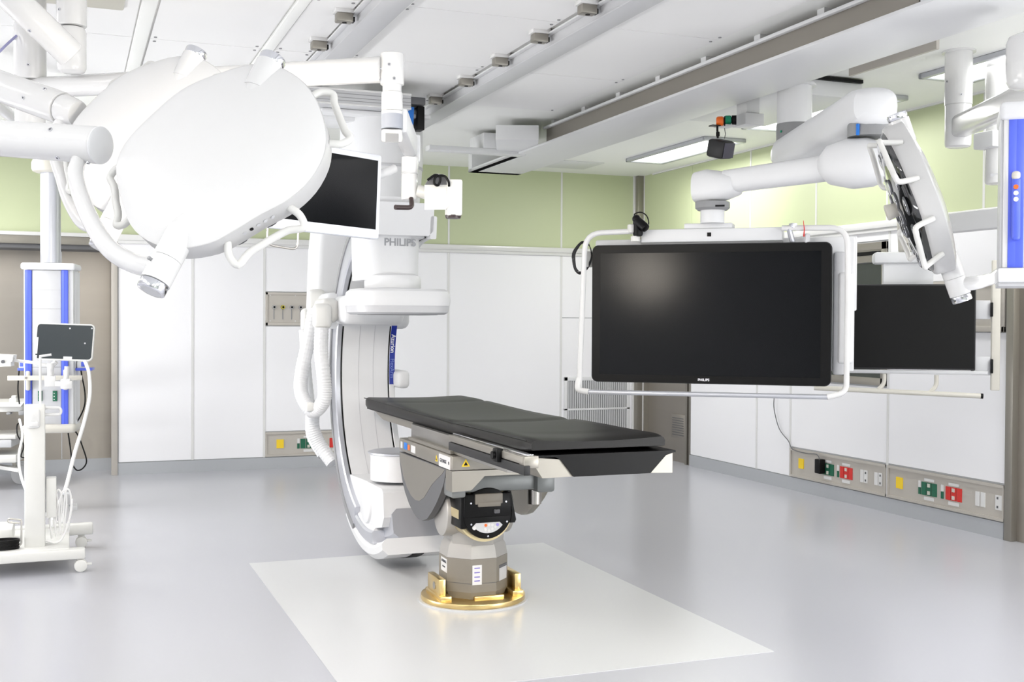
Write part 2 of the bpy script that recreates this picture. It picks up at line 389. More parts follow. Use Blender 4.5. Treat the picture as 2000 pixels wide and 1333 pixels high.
for i, (px, py) in enumerate(clips_B):
    p = onz(px, py, ZC-.06)
    if base is None: base = clip(2.43, p.y, ''); by = p.y; c = base
    else: c = copy_tree(base, None, (0, p.y-by, 0))
    c['label'] = 'small steel clip on the right ceiling rail, '+words[i]
for i, (px, py) in enumerate(clips_A):
    p = onz(px, py, ZC-.06); c = copy_tree(base, None, (-1.09, p.y-by, 0)); c['label'] = 'small steel clip on the left ceiling rail, '+('upper of the two in view' if i == 0 else 'lower of the two in view')

# ---------------------------------------------------------------- steel-sided ceiling beam (monitor carriage track)
t = thing('ceiling_beam', 'long ceiling beam with brown steel side and white underside crossing the upper right', 'beam', (3.8, 7, 2.87))
m = MB(); m.bb(3.56, 4.03, 4.16, 8.46, 2.885, 3.0); m.build('steel_side', BEAMS, t)
m = MB(); m.bb(3.53, 3.56, 3.2, 8.46, 2.993, 3.012, .003)
for i in range(8): m.bb(3.58, 3.63, 4.3+i*.58, 4.36+i*.58, 3.0, ZC)
m.bb(3.53, 4.04, 3.2, 10.3, 2.868, 2.886, .003); m.bb(3.56, 4.03, 3.2, 4.15, 2.886, 3.0); m.build('white_flange', WHS, t)
m = MB(); m.box((3.42, 8.75, 2.943), (.34, .75, .115), .004, ax=(V((.93, -.36, 0)), V((.36, .93, 0)), V((0, 0, 1)))); m.bb(3.22, 3.46, 9.0, 9.35, 2.90, 3.03, .004); m.build('end_box', WHS, t)
m = MB(); m.bb(3.53, 4.04, 10.2, 10.3, 2.868, 3.05, .004); m.bb(2.75, 3.6, 9.0, 9.12, 2.86, 2.90, .003); m.bb(3.53, 3.60, 9.0, 10.3, 2.868, 2.90, .003)
m.build('end_bracket', WHS, t)
# white plates that the monitor arm column hangs from
t = thing('mounting_plate', 'flat white ceiling mounting plate over the monitor arm column, with black slot at its edge', 'ceiling plate', (4.45, 6.7, 2.93))
m = MB(); m.bb(4.06, 4.87, 6.22, 7.35, 2.93, 3.03, .004); m.build('plate', WHS, t)
m = MB(); m.bb(4.47, 4.86, 6.20, 6.24, 3.03, 3.052); m.build('slot', BLK, t)
m = MB(); m.bb(4.40, 4.42, 5.0, 5.75, 2.95, 3.04); tag(m.build('steel_trim_strip', PLATE), 'beige steel strip under the ceiling beside the boom columns', 'strip')

# ================================================================ WALL EQUIPMENT
def gas_panel():
    t = thing('gas_outlet_panel', 'recessed steel panel with four round gas outlets on the back wall', 'outlet panel', (2.0, YB, 1.4))
    x0, x1, z0, z1 = 1.785, 2.60, 1.405, 1.73
    m = MB(); m.bb(x0, x1, YB-.004, YB+.02, z0, z1)
    for a, b, c, e in ((x0, x1, z0, z0+.03), (x0, x1, z1-.025, z1), (x0, x0+.025, z0, z1), (x1-.025, x1, z0, z1)): m.bb(a, b, YB-.012, YB, c, e, .003)
    m.build('steel_plate', PLATE, t)
    for i in range(6):
        x = 1.868+i*.086; z = 1.585
        m = MB(); m.cyl((x, YB-.004, z), (x, YB-.03, z), .022, .017, n=20); m.mi = 1; m.cyl((x, YB-.028, z), (x, YB-.034, z), .011, n=16)
        o = m.build('gas_outlet', [(mat('gold_valve', (190, 180, 70), .25, metal=.8) if i == 1 else CHROME), BLK], t)
        if i == 1: o['label'] = 'yellow-green gas outlet'
        m = MB(); m.bb(x-.005, x+.004, YB-.007, YB-.003, z-.12, z-.02); m.build('outlet_slot', MG, t)
    for x in (1.83, 2.075, 2.32):
        for z in (1.45, 1.70): m = MB(); m.cyl((x, YB-.004, z), (x, YB-.008, z), .006, n=8); m.build('screw', WH, t)
gas_panel()
def outlet_strip(name_lab, mk, u0, u1, z0, z1, items):
    """mk(u,z,d): wall point; u grows to the right in the picture"""
    c = mk((u0+u1)/2, z0, 0); t = thing('outlet_panel', name_lab, 'outlet panel', c, 'low outlet panels along the walls')
    def bx(m, a, b, c0, c1, d0, d1):
        P = [mk(u, z, d) for d in (d0, d1) for (u, z) in ((a, c0), (b, c0), (b, c1), (a, c1))]; vs = [m.b.verts.new(p) for p in P]
        for q in ((0, 1, 2, 3), (4, 5, 6, 7), (0, 1, 5, 4), (1, 2, 6, 5), (2, 3, 7, 6), (3, 0, 4, 7)): m._f([vs[i] for i in q])
    m = MB(); bx(m, u0, u1, z0, z1, -.02, .002); fr = .02
    bx(m, u0, u1, z0, z0+fr, 0, .014); bx(m, u0, u1, z1-fr, z1, 0, .014); bx(m, u0, u0+fr*.8, z0, z1, 0, .012); bx(m, u1-fr*.8, u1, z0, z1, 0, .012); m.build('steel_plate', PLATE, t)
    def one(nm, a, b, c0, c1, mm, d=.007, lab=None):
        m = MB(); bx(m, a, b, c0, c1, .002, d); return m.build(nm, mm, t, label=lab)
    for it in items:
        k, u = it[0], it[1]; zm = (z0+z1)/2
        if k == 'y': one('yellow_cover', u-.035, u+.035, zm-.04, zm+.045, YEL, .01)
        elif k in 'gr':
            cc = GRN if k == 'g' else RED; nm = 'green_socket' if k == 'g' else 'red_socket'
            one('name_plate', u-.05, u+.05, zm+.055, zm+.075, WH); one('name_plate', u-.05, u+.05, zm-.085, zm-.06, WH)
            for q, col in ((-.055, cc), (0, cc), (.055, cc)):
                s = one(nm, u+q-.024, u+q+.024, zm-.05, zm+.045, col)
                if q == 0:
                    for zz in (-.028, .026): m = MB(); bx(m, u-.012, u+.012, zm+zz-.014, zm+zz+.012, .007, .012); m.build('socket_insert', CREAM, s)
        elif k == 's':
            one('small_switch', u-.012, u+.012, zm-.05, zm+.0, GRN); one('switch_label', u-.012, u+.012, zm+.003, zm+.05, WH)
        elif k == 'w': one('blank_cover', u-.02, u+.02, zm-.05, zm+.05, WH)
        elif k == 'd':
            s = one('data_socket', u-.02, u+.02, zm-.05, zm+.05, WH); m = MB()
            for zz in (-.03, .03): bx(m, u-.007, u+.007, zm+zz-.008, zm+zz+.008, .007, .009)
            m.build('socket_hole', DG, s)
    return t
rkm = lambda u, z, d: V((XR-d, -u, z))
outlet_strip('steel outlet panel low on the right wall, with black adapter plugged in', rkm, -8.43, -7.175, .12, .365,
             [('y', -8.27), ('g', -7.90), ('s', -7.995), ('r', -7.66), ('s', -7.765), ('w', -7.46), ('d', -7.415), ('w', -7.29), ('d', -7.24)])
outlet_strip('steel outlet panel low on the right wall, nearest the steel door', rkm, -7.155, -5.975, .12, .365,
             [('y', -7.02), ('s', -6.80), ('g', -6.70), ('s', -6.565), ('r', -6.45), ('w', -6.22), ('w', -6.17), ('d', -6.035), ('w', -5.985-.01)])
bkm = lambda u, z, d: V((u, YB-d, z))
outlet_strip('steel outlet panel low on the back wall, behind the white hoses', bkm, 1.785, 2.97, .12, .36, [('y', 1.93), ('s', 2.11), ('g', 2.21), ('r', 2.5), ('d', 2.75)])
# adapter with thin cord from the wall unit
a = V((XR-.045, 7.955, .262)); t = thing('power_adapter', 'black power adapter with thin grey cord plugged into the right wall', 'adapter', a)
m = MB(); m.box(a, (.06, .07, .12), .008); m.build('adapter_body', BLK, t)
pts = [a+V((0, 0, .055)), onx(1595, 888, XR-.04), onx(1575, 886, XR-.03), onx(1548, 878, XR-.025), onx(1540, 862, XR-.02), onx(1522, 838, XR-.02), onx(1512, 800, XR-.03), onx(1512, 775, XR-.05)]
m = MB(); m.tube(pts, .004, 8, smooth=5); m.build('cord', DG, t)
# vertical cabinet plate near door (upper right)
t = thing('gas_outlet_panel', 'steel gas outlet panel on the right wall next to the steel door', 'outlet panel', (XR, 6.1, 1.4))
m = MB(); m.bb(XR-.004, XR+.004, 5.985, 7.14, 1.40, 1.76)
for q in ((5.985, 7.14, 1.40, 1.44), (5.985, 7.14, 1.73, 1.76), (5.985, 6.01, 1.40, 1.76)): m.bb(XR-.02, XR, q[0], q[1], q[2], q[3], .003)
m.build('steel_plate', PLATE, t)
for y, z in ((6.04, 1.70), (6.04, 1.47), (6.6, 1.7), (6.6, 1.47)): m = MB(); m.cyl((XR-.012, y, z), (XR-.002, y, z), .007, n=8); m.build('screw', CHROME, t)
# return-air grille
t = thing('air_grille', 'white return air grille of fine slats low on the back wall near the corner', 'grille', (5.36, YB, .12))
m = MB(); x0, x1, z0, z1 = 4.97, 5.76, .125, .86
for a_, b_, c_, e_ in ((x0, x1, z0, z0+.05), (x0, x1, z1-.04, z1), (x0, x0+.04, z0, z1), (x1-.04, x1, z0, z1), (x0, x1, .50, .52)): m.bb(a_, b_, YB-.014, YB, c_, e_, .003)
m.build('grille_frame', WHS, t)
m = MB(); m.bb(x0+.03, x1-.03, YB-.003, YB+.001, z0+.04, z1-.03); m.build('backing', MG, t)
m = MB()
for i in range(27): m.bb(x0+.045+i*.026, x0+.06+i*.026, YB-.012, YB-.003, z0+.045, z1-.035)
m.build('slats', LG, t)
# ================================================================ OPERATING TABLE
TX, TY = 1.965, 5.625
T = thing('operating_table', 'operating table with black upholstered top on a grey pedestal with round brass floor plate', 'operating table', (TX, TY, .003))
m = MB(); m.cyl((TX, TY, .003), (TX, TY, .012), .285, n=64); m.build('floor_ring', MATM, T)
m = MB(); m.cyl((TX, TY, .012), (TX, TY, .038), .272, n=64, bev=.004)
fp = m.build('floor_plate', BRASS, T)
for s, yy in ((-1, 0), (1, 0)):
    m = MB(); m.box((TX+s*.205, TY-.02, .095), (.035, .20, .10), .004); m.box((TX+s*.195, TY-.02, .05), (.06, .26, .026), .004); m.build('brass_block', BRASS, fp)
m = MB(); m.cyl((TX-.2235, TY-.04, .10), (TX-.226, TY-.04, .10), .02, n=20); m.build('bolt_cap', STEEL, fp)
m = MB(); m.box((TX+.03, TY-.155, .045), (.16, .03, .02), .003, ax=(V((1, 0, 0)), V((0, 1, 0)), V((0, 0, 1)))); m.build('toe_bar', BRASS, fp)
def octo(hw, z, dx=0, dy=0):
    k = hw*.414; return [V((TX+dx+a, TY+dy+b, z)) for a, b in ((-hw, -k), (-k, -hw), (k, -hw), (hw, -k), (hw, k), (k, hw), (-k, hw), (-hw, k))]
m = MB(); m.rings([octo(.150, .038), octo(.165, .075), octo(.165, .245)]); col = m.build('column', TAUPE, T, sharp=20)
m = MB(); m.rings([octo(.166, .1195), octo(.1662, .1215)]); m.build('seam', DG, col)
m = MB(); m.rings([octo(.165, .246), octo(.155, .30), octo(.125, .36), octo(.11, .52)]); m.build('column_shroud', SHROUD, T, sharp=20)
# octagon facet labels
fa, fb = octo(.1665, 0)[0], octo(.1665, 0)[1]; fd = (fb-fa).normalized(); fn = V((0, 0, 1)).cross(fd)*-1
def facet_label(a, b, t0, t1, z0, z1, mtl, nm, par, off=.0012):
    d = (b-a); n = d.cross(V((0, 0, 1))).normalized(); p = [a+d*t0+V((0, 0, z0)), a+d*t1+V((0, 0, z0)), a+d*t1+V((0, 0, z1)), a+d*t0+V((0, 0, z1))]
    m = MB(); m.prism([q+n*0 for q in p], n*off); return m.build(nm, mtl, par), n
O = octo(.1655, 0)
lb, n = facet_label(O[7], O[0], .3, 1.0, .165, .235, WH, 'name_label', T)
facet_label(O[0], O[1], .0, .0, 0, 0, WH, 'x', T) if 0 else None
text('label_lettering', 'GETINGE', .019, O[7].lerp(O[0], .66)+V((-.0022, 0, .218)), (0, -1, 0), (0, 0, 1), DTXT, lb)
text('label_lettering', 'MAGNUS', .010, O[7].lerp(O[0], .66)+V((-.0022, 0, .19)), (0, -1, 0), (0, 0, 1), DTXT, lb)
lb, n = facet_label(O[1], O[2], .05, .42, .115, .215, WH, 'instruction_label', T)
m = MB()
for zz in (.135, .155, .178, .2): 
    m.box(O[1].lerp(O[2], .235)+V((0, -.0016, zz)), (.03, .001, .006))
m.build('label_print', mat('label_violet', (130, 120, 190), .5), lb)
lb, n = facet_label(O[2], O[3], .25, .9, .12, .2, LG, 'type_label', T)
facet_label(O[2], O[3], .25, .9, .185, .2, DG, 'label_heading', lb, .0018)
# head of the column: round bosses, black drive unit with control panel
hx = ony(952, 1010, 5.33).x; hz = .50
m = MB(); m.cyl((1.775, 5.60, .475), (2.14, 5.60, .475), .125, n=40, bev=.01); m.build('pivot_boss', SHROUD, T)
m = MB(); m.rings([octo(.13, .25), octo(.14, .34, 0, -.02), octo(.13, .55, 0, -.03)]); m.build('shroud_cover', SHROUD, T, sharp=20)
m = MB(); m.cyl((hx, 5.36, hz-.005), (hx, 5.55, hz-.005), .142, n=48); m.build('brass_rim', mat('pale_gold', (205, 190, 150), .35, metal=.6), T)
m = MB(); m.bb(hx-.125, hx+.14, 5.40, 5.60, .43, .60, .006); m.bb(hx-.14, hx-.105, 5.33, 5.52, .425, .60, .01); m.prism([V((hx+.10, 5.36, .60)), V((hx+.135, 5.36, .60)), V((hx+.165, 5.36, .455)), V((hx+.158, 5.36, .44)), V((hx+.10, 5.36, .44))], (0, .2, 0))
m.cyl((hx, 5.325, hz), (hx, 5.42, hz), .128, n=48, bev=.006); m.bb(hx-.125, hx+.125, 5.32, 5.42, hz-.02, .60, .01); dr = m.build('drive_unit', BLK, T)
m = MB(); m.bb(hx-.07, hx+.075, 5.312, 5.33, .548, .6, .004); m.bb(hx-.055, hx+.065, 5.31, 5.33, .535, .56, .004); m.build('cover_plate', TAUPE, dr)
n_ = 20; pts = [V((hx-.062, 5.3235, hz-.045)), V((hx+.062, 5.3235, hz-.045))]+[V((hx+.098*math.cos(a), 5.3235, hz+.0+.098*math.sin(a))) for a in [math.radians(-38-q*(104/12)) for q in range(13)]]
m = MB(); m.prism(pts, (0, -.003, 0)); cp = m.build('control_panel', LG, dr)
for dx, dz, mm in ((-.012, -.058, ORG), (.004, -.056, WH), (.004, -.085, WH), (-.014, -.079, WH), (.022, -.077, WH), (.022, -.058, WH), (.05, -.058, mat('violet_button', (150, 140, 210), .4)), (.038, -.068, WH)):
    m = MB(); m.cyl((hx+dx, 5.3205, hz+dz), (hx+dx, 5.3185, hz+dz), .0075, n=14); m.build('button', mm, cp)
for dx, dz in ((-.09, .055), (.095, .055), (-.088, -.05), (.1, -.045), (0, -.113)):
    m = MB(); m.cyl((hx+dx, 5.325, hz+dz), (hx+dx, 5.3185, hz+dz), .005, n=10); m.build('screw', CHROME, dr)
m = MB(); m.cyl((hx-.072, 5.325, hz-.068), (hx-.072, 5.318, hz-.068), .010, n=16); m.build('key_switch', WH, dr)
m = MB(); m.bb(hx+.03, hx+.06, 5.308, 5.325, hz+.0, hz+.02, .004); m.build('latch', DG, dr)
# cross beam under the housing
m = MB(); m.bb(1.75, 2.27, 5.33, 5.62, .605, .69, .014); m.bb(1.733, 1.81, 5.285, 5.415, .588, .688, .014); m.bb(2.19, 2.29, 5.30, 5.5, .592, .69, .015); m.build('cross_beam', TGREY, T)
m = MB(); m.cyl((2.225, 5.42, .52), (2.225, 5.42, .60), .036, n=30); m.build('lift_rod', STEEL, T)
# housing
m = MB(); m.bb(1.73, 2.33, 5.268, 6.22, .727, .797, .004); hs = m.build('housing', STEELH, T)
m = MB(); m.prism([V((1.731, 5.27, .724)), V((2.33, 5.27, .724)), V((2.33, 5.27, .70)), V((1.90, 5.27, .695)), V((1.83, 5.27, .627)), V((1.731, 5.27, .622))], (0, .10, 0)); m.bb(1.76, 2.30, 5.3, 6.15, .69, .727)
m.build('housing_front', STEELH, T)
X = 1.73
def sk(px, py): p = onx(px, py, X); p.y = max(p.y, 5.285); return p
outer = [sk(*q) for q in ((780, 883), (781, 905), (785, 935), (791, 962), (799, 985), (808, 1003), (817, 1014), (825, 1018), (834, 1014), (843, 1001), (852, 984), (860, 965), (865, 950), (868, 938), (871, 917))]
inner = [sk(*q) for q in ((781, 884), (783, 905), (788, 930), (795, 952), (803, 968), (811, 977), (819, 979), (828, 973), (836, 960), (844, 947), (852, 938), (858, 932), (864, 926), (869, 918))]
for xx, nm in ((0, 'side_skirt'), (.56, 'side_skirt')):
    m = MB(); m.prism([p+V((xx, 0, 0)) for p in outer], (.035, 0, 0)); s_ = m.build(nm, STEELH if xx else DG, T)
    m = MB(); m.prism([p+V((xx+(-.0015 if not xx else .035), 0, 0)) for p in inner], (.0015, 0, 0)); m.build('steel_inlay', STEELH, s_)
for a, b, c, e, mm, nm in ((5.90, 5.98, .742, .78, WH, 'pictogram_label'), (6.06, 6.12, .745, .782, BBLUE, 'blue_label'), (6.01, 6.045, .748, .775, ORG, 'warning_label'), (6.15, 6.19, .745, .78, LG, 'plug_label')):
    m = MB(); m.bb(X-.0012, X, a, b, c, e); m.build(nm, mm, hs)
m = MB(); m.bb(X-.0025, X, 5.295, 5.475, .728, .79, .0); nl = m.build('name_label', WH, hs)
text('label_lettering', 'GETINGE', .026, (X-.0032, 5.402, .759), (0, -1, 0), (0, 0, 1), DTXT, nl)
m = MB()
for a in range(4): m.box((X-.0034, 5.313, .759), (.001, .002, .016), ax=(V((1, 0, 0)), V((0, math.cos(a*.785), math.sin(a*.785))), V((0, -math.sin(a*.785), math.cos(a*.785)))))
m.build('label_emblem', DTXT, nl)
def warn(o, xd, par, s=.022):
    o = V(o); xd = V(xd); n = xd.cross(V((0, 0, 1))); m = MB(); m.prism([o-xd*s, o+xd*s, o+V((0, 0, s*1.7))], n*.0012); w_ = m.build('warning_triangle', YEL, par)
    m = MB(); m.prism([o-xd*s*.5+V((0, 0, s*.25))+n*.0012, o+xd*s*.5+V((0, 0, s*.25))+n*.0012, o+V((0, 0, s*1.1))+n*.0012], n*.0006); m.build('warning_symbol', BLK, w_)
warn((1.80, 5.268, .745), (1, 0, 0), hs); warn((X, 5.52, .745), (0, -1, 0), hs, .018)
# upper slide body and side rails
m = MB(); m.bb(1.76, 2.40, 4.60, 6.085, .80, .885, .003); m.build('slide_body', STEEL, T)
m = MB(); m.bb(1.742, 1.76, 5.33, 6.08, .80, .815); m.build('slide_lip', STEELH, T)
for sx in (1.735, 2.43):
    y_0 = 4.36 if sx < 2 else 4.62
    m = MB(); m.bb(sx, sx+.022, y_0, 5.34, .865, .897, .003); rl = m.build('side_rail', STEELH, T)
    m = MB(); m.bb(sx+.022 if sx < 2 else sx-.03, sx+.05 if sx < 2 else sx, y_0, 5.34, .897 if sx < 2 else .88, .905 if sx < 2 else .886, .002); m.build('rail_edge', CHROME, rl)
m = MB(); m.bb(1.732, 1.762, 4.335, 5.335, .822, .862, .005); m.build('bumper_bar', SATB, T)
m = MB(); m.bb(1.712, 1.745, 4.60, 4.66, .845, .905, .008); m.cyl((1.71, 4.63, .875), (1.70, 4.63, .875), .018, n=20); m.build('rail_clamp', BLK, T)
m = MB(); m.bb(1.737, 1.80, 4.34, 4.40, .85, .90, .003); m.build('rail_end', STEELH, T)
# near end: brackets, black tray
m = MB(); m.prism([V((1.79, 4.42, .885)), V((1.93, 4.42, .872)), V((1.99, 4.42, .797)), V((1.85, 4.42, .795))], (0, .5, 0))
m.build('end_bracket', STEELH, T)
m = MB(); m.prism([V((2.468, 4.42, .880)), V((2.468, 4.42, .793)), V((2.35, 4.42, .797)), V((2.42, 4.42, .875))], (0, .5, 0))
m.build('end_bracket', STEELH, T)
m = MB(); m.prism([V((1.90, 4.41, .885)), V((2.475, 4.41, .885)), V((2.43, 4.41, .872)), V((2.355, 4.41, .797)), V((1.99, 4.41, .797)), V((1.93, 4.41, .872))], (0, .45, 0)); m.build('tray_end', BLK, T, sharp=20)
m = MB(); m.bb(1.80, 2.475, 4.405, 7.25, .884, .893); m.build('top_plate', BLK, T)
m = MB(); m.prism([V((1.83, 7.22, .884)), V((1.83, 6.95, .835)), V((1.83, 6.0, .835)), V((1.83, 6.0, .884))], (.57, 0, 0)); m.build('head_section', STEELH, T)
m = MB(); m.bb(1.785, 2.44, 5.33, 6.15, .865, .886, .003); m.build('pad_base', BLK, T)
# mattress: one pad, three sections with soft waists
m = MB(); R = []; NY = 58
for i in range(NY+1):
    y = 4.425+(7.3-4.425)*i/NY; t = i/NY
    dz = .006*math.sin(t*9)+(-.010*math.exp(-((y-5.45)/.05)**2))+(-.006*math.exp(-((y-6.75)/.04)**2))-.006*(1-t)+ (.010*math.exp(-((y-4.42)/.25)**2))
    e = .012 if (i in (0, NY)) else (.003 if i in (1, NY-1) else 0)
    w0, w1 = 1.79+e, 2.445-e-.0*t
    zb = .894 + (.012*math.exp(-((y-4.42)/.12)**2)); zt = .957+dz-e*.6
    r = []
    prof = [(w0+.004, zb+e*.6), (w0, zb+.012), (w0, zt-.016), (w0+.006, zt-.005), (w0+.018, zt)]
    for k in range(1, 12):
        q = k/12; xx = w0+.018+(w1-w0-.036)*q; prof.append((xx, zt-.007*math.sin(math.pi*q)*(1.5 if t < .12 else 1)))
    prof += [(w1-.018, zt), (w1-.006, zt-.005), (w1, zt-.016), (w1, zb+.012), (w1-.004, zb+e*.6)]
    R.append([V((a, y, b)) for a, b in prof])
m.rings(R); mt = m.build('mattress', LEATH, T, sharp=50)
m = MB(); m.tube([(1.788, 4.45, .952), (1.788, 5.4, .946), (1.788, 7.28, .952)], .0025, 6); m.build('seam', BLK, mt)

# ================================================================ C-ARM
IX, IY, IZ = 1.86, 6.70, 1.105
K = thing('c_arm_system', 'large white ceiling-hung C-shaped X-ray arm with detector above the table head', 'X-ray machine', (IX, IY, .04))
def arc(r, x, a0, a1, n=70):
    return [V((x, IY+r*math.cos(math.radians(a0+(a1-a0)*i/n)), IZ+r*math.sin(math.radians(a0+(a1-a0)*i/n)))) for i in range(n+1)]
def ringpart(name, x0, x1, r0, r1, a0, a1, mtl, par, bev=0, n=70, **k):
    A = []; 
    for i in range(n+1):
        a = math.radians(a0+(a1-a0)*i/n); c, s = math.cos(a), math.sin(a)
        if bev: prof = [(x0, r0+bev), (x0+bev, r0), (x1-bev, r0), (x1, r0+bev), (x1, r1-bev), (x1-bev, r1), (x0+bev, r1), (x0, r1-bev)]
        else: prof = [(x0, r0), (x1, r0), (x1, r1), (x0, r1)]
        A.append([V((x, IY+r*c, IZ+r*s)) for x, r in prof])
    m = MB(); m.rings(A); return m.build(name, mtl, par, **k)
cr = ringpart('c_ring', IX-.185, IX+.185, .865, 1.06, -98, 96, WHS, K, .03)
ringpart('side_rim', IX-.205, IX-.165, .848, .985, -72, 96, SILV, K, .008)
ringpart('side_rim', IX+.165, IX+.205, .848, .985, -72, 96, WHS, K, .006)
ringpart('rim_edge', IX-.212, IX-.198, .965, 1.0, -72, 96, MG, cr)
ringpart('inner_panel', IX-.158, IX+.158, .852, .87, -62, 90, WHS, K, .004)
for dx in (-.045, .055): ringpart('panel_seam', IX+dx-.002, IX+dx+.002, .8505, .853, -62, 60, LG, cr)
for dx in (-.162, .162): ringpart('dark_gap', IX+dx-.004, IX+dx+.004, .8535, .86, -62, 90, BLK, cr)
ringpart('lower_band', IX-.203, IX+.2, .90, .975, -100, -72, SILV, K, .01)
ringpart('lower_shell', IX-.205, IX+.2, .97, 1.065, -113, -60, WHS, K, .03)
ringpart('black_band', IX-.03, IX+.04, 1.05, 1.068, -112.5, -80, BLK, cr, n=20)
lb = ringpart('blue_label', IX+.167, IX+.204, .8455, .849, -5.5, 22, DBLUE, K, n=20)
text('label_lettering', 'Azurion', .040, (IX+.184, IY+.8175, 1.30), (0, .237, -1), (1, 0, 0), WTXT, lb, bold=.0006)
text('label_lettering', 'FlexArm', .038, (IX+.184, IY+.8375, 1.132), (0, .03, -1), (1, 0, 0), mat('pale_blue_lettering', (120, 140, 205), .5), lb)
# X-ray tube housing
m = MB()
ty0, ty1 = IY-.30, IY+.62
pr_ = []
for a in range(0, 13):
    q = math.radians(180+a*7.5); 
    pr_.append((IY+.02+.60*0+.0, 0))
side = [(IY+.57, .46), (IY+.2, .475), (IY-.26, .48), (IY-.29, .46), (IY-.31, .32), (IY-.26, .255), (IY-.1, .225), (IY+.1, .225), (IY+.25, .25), (IY+.38, .315), (IY+.5, .40)]
m.prism([V((IX-.172, y, z)) for y, z in side], (.344, 0, 0)); th = m.build('tube_housing', WHS, K, sharp=40)
m = MB(); m.lathe((IX-.172, IY+.10, .35), (-1, 0, 0), [(0, .13), (.012, .125), (.016, .11)], 40); m.build('round_cover', WHS, th)
m = MB(); m.cyl((IX, IY-.02, .50), (IX, IY-.02, .655), .175, n=48); m.build('collimator', WHS, K)
m = MB(); m.lathe((IX, IY-.02, .655), (0, 0, 1), [(0, .176), (.004, .19), (.012, .19), (.016, .176), (.018, .13)], 48); m.build('silver_ring', SILV, K)
ringpart('tube_end_cover', IX-.13, IX+.2, .80, .97, -113, -84, SILV, K, .03, n=20)
# detector
def rrect(cx, cy, hx, hy, r, z, n=6):
    P = []
    for sx, sy, a0 in ((1, 1, 0), (-1, 1, 90), (-1, -1, 180), (1, -1, 270)):
        for k in range(n+1):
            a = math.radians(a0+90*k/n); P.append(V((cx+sx*(hx-r)+r*math.cos(a), cy+sy*(hy-r)+r*math.sin(a), z)))
    return P
dx_, dy_ = IX-.005, IY+.03
m = MB(); m.rings([rrect(dx_, dy_, a, b, .12, z) for a, b, z in ((.265, .225, 1.645), (.283, .243, 1.63), (.29, .25, 1.60), (.292, .252, 1.575), (.288, .248, 1.545))]); det = m.build('detector', WHS, K)
m = MB(); m.rings([rrect(dx_, dy_, a, b, .12, z) for a, b, z in ((.286, .246, 1.545), (.28, .24, 1.505), (.262, .222, 1.492))]); m.build('detector_skirt', LG, K)
m = MB(); m.rings([rrect(dx_, dy_, a, b, .02, z) for a, b, z in ((.21, .18, 1.4925), (.205, .175, 1.489))]); m.build('detector_window', MG, det)
m = MB(); m.lathe((dx_-.02, dy_+.03, 1.645), (0, 0, 1), [(0, .17), (.006, .172)], 44); m.build('neck_groove', SILV, det)
m = MB(); m.lathe((dx_-.02, dy_+.03, 1.651), (0, 0, 1), [(0, .172), (.055, .172), (.075, .163), (.085, .14)], 44); m.build('detector_neck', WHS, K)
cx_, cy_ = IX-.04, IY+.19
m = MB(); m.rings([rrect(cx_, cy_, a, b, .12, z, 8) for a, b, z in ((.178, .22, 1.70), (.18, .22, 1.74), (.187, .22, 2.12), (.187, .22, 2.20))]); dc = m.build('detector_column', WHS, K, sharp=50)
m = MB(); m.rings([rrect(cx_, cy_, a, b, .12, z, 8) for a, b, z in ((.188, .221, 2.02), (.1885, .2215, 2.1))]); m.build('column_band', LG, dc)
m = MB(); m.cyl((cx_+.17, cy_-.02, 1.96), (cx_+.215, cy_-.02, 1.96), .04, n=24, bev=.01); m.build('lock_knob', WHS, K)
text('maker_lettering', 'PHILIPS', .062, (cx_+.035, cy_-.2215, 1.925), (1, 0, 0), (0, 0, 1), TXT, dc, bold=.0015)
# suspension
sx_, sy_ = 2.03, 7.79
m = MB(); m.lathe((sx_, sy_, 2.05), (0, 0, 1), [(0, .24), (.25, .27), (.46, .285), (.50, .29), (.79, .285), (.81, .25)], 48); sp = m.build('rotating_column', WHS, K, sharp=30)
m = MB(); m.lathe((sx_, sy_, 2.50), (0, 0, 1), [(0, .288), (.01, .292), (.02, .288)], 48); m.build('dark_joint', LG, sp)
m = MB(); m.bb(1.50, 2.1, 7.62, 7.95, 2.80, 2.84, .01); m.bb(1.55, 2.3, 7.5, 8.1, 2.83, 2.86, .01); m.build('top_cover', WHS, K)
m = MB(); m.rings([rrect(1.84, 8.0, .22, .17, .06, 2.3), rrect(1.81, 8.04, .22, .16, .06, 1.95), rrect(1.78, 8.08, .20, .15, .06, 1.5), rrect(1.78, 8.05, .2, .15, .06, 1.4)]); m.build('hanging_arm', WHS, K, sharp=40)
m = MB(); m.bb(1.575, 2.16, 7.48, 8.1, 1.40, 1.64, .05, 3); m.bb(1.63, 2.05, 7.22, 7.62, 1.43, 1.62, .05, 3); m.build('c_sleeve', WHS, K)
m = MB(); m.bb(2.055, 2.14, 7.42, 7.95, 1.0, 1.12, .03, 3); m.build('sleeve_cover', WHS, K)
# corrugated hoses
def hose(pts, r, nm, par, m_=WHS):
    P = crom([V(p) for p in pts], 40); rr = [r*(1+.035*math.sin(i*math.pi/2.5)) for i in range(len(P))]
    m = MB(); m.tube(P, rr, 16); return m.build(nm, m_, par, sharp=20)
D = 7.55
h1 = [at(*q) for q in ((614, 605, 7.8), (604, 660, 7.75), (590, 725, 7.7), (588, 765, 7.65), (601, 795, 7.6), (612, 803, 7.6))]
h2 = [at(*q) for q in ((628, 640, 7.4), (627, 690, 7.4), (633, 745, 7.4), (633, 780, 7.4), (620, 800, 7.45), (606, 803, 7.5))]
h3 = [at(*q) for q in ((612, 800, 7.75), (611, 835, 7.75), (625, 870, 7.75), (650, 905, 7.7))]
h4 = [at(*q) for q in ((594, 645, 8.0), (598, 720, 8.0), (606, 800, 8.0), (608, 850, 8.0), (630, 890, 7.9))]
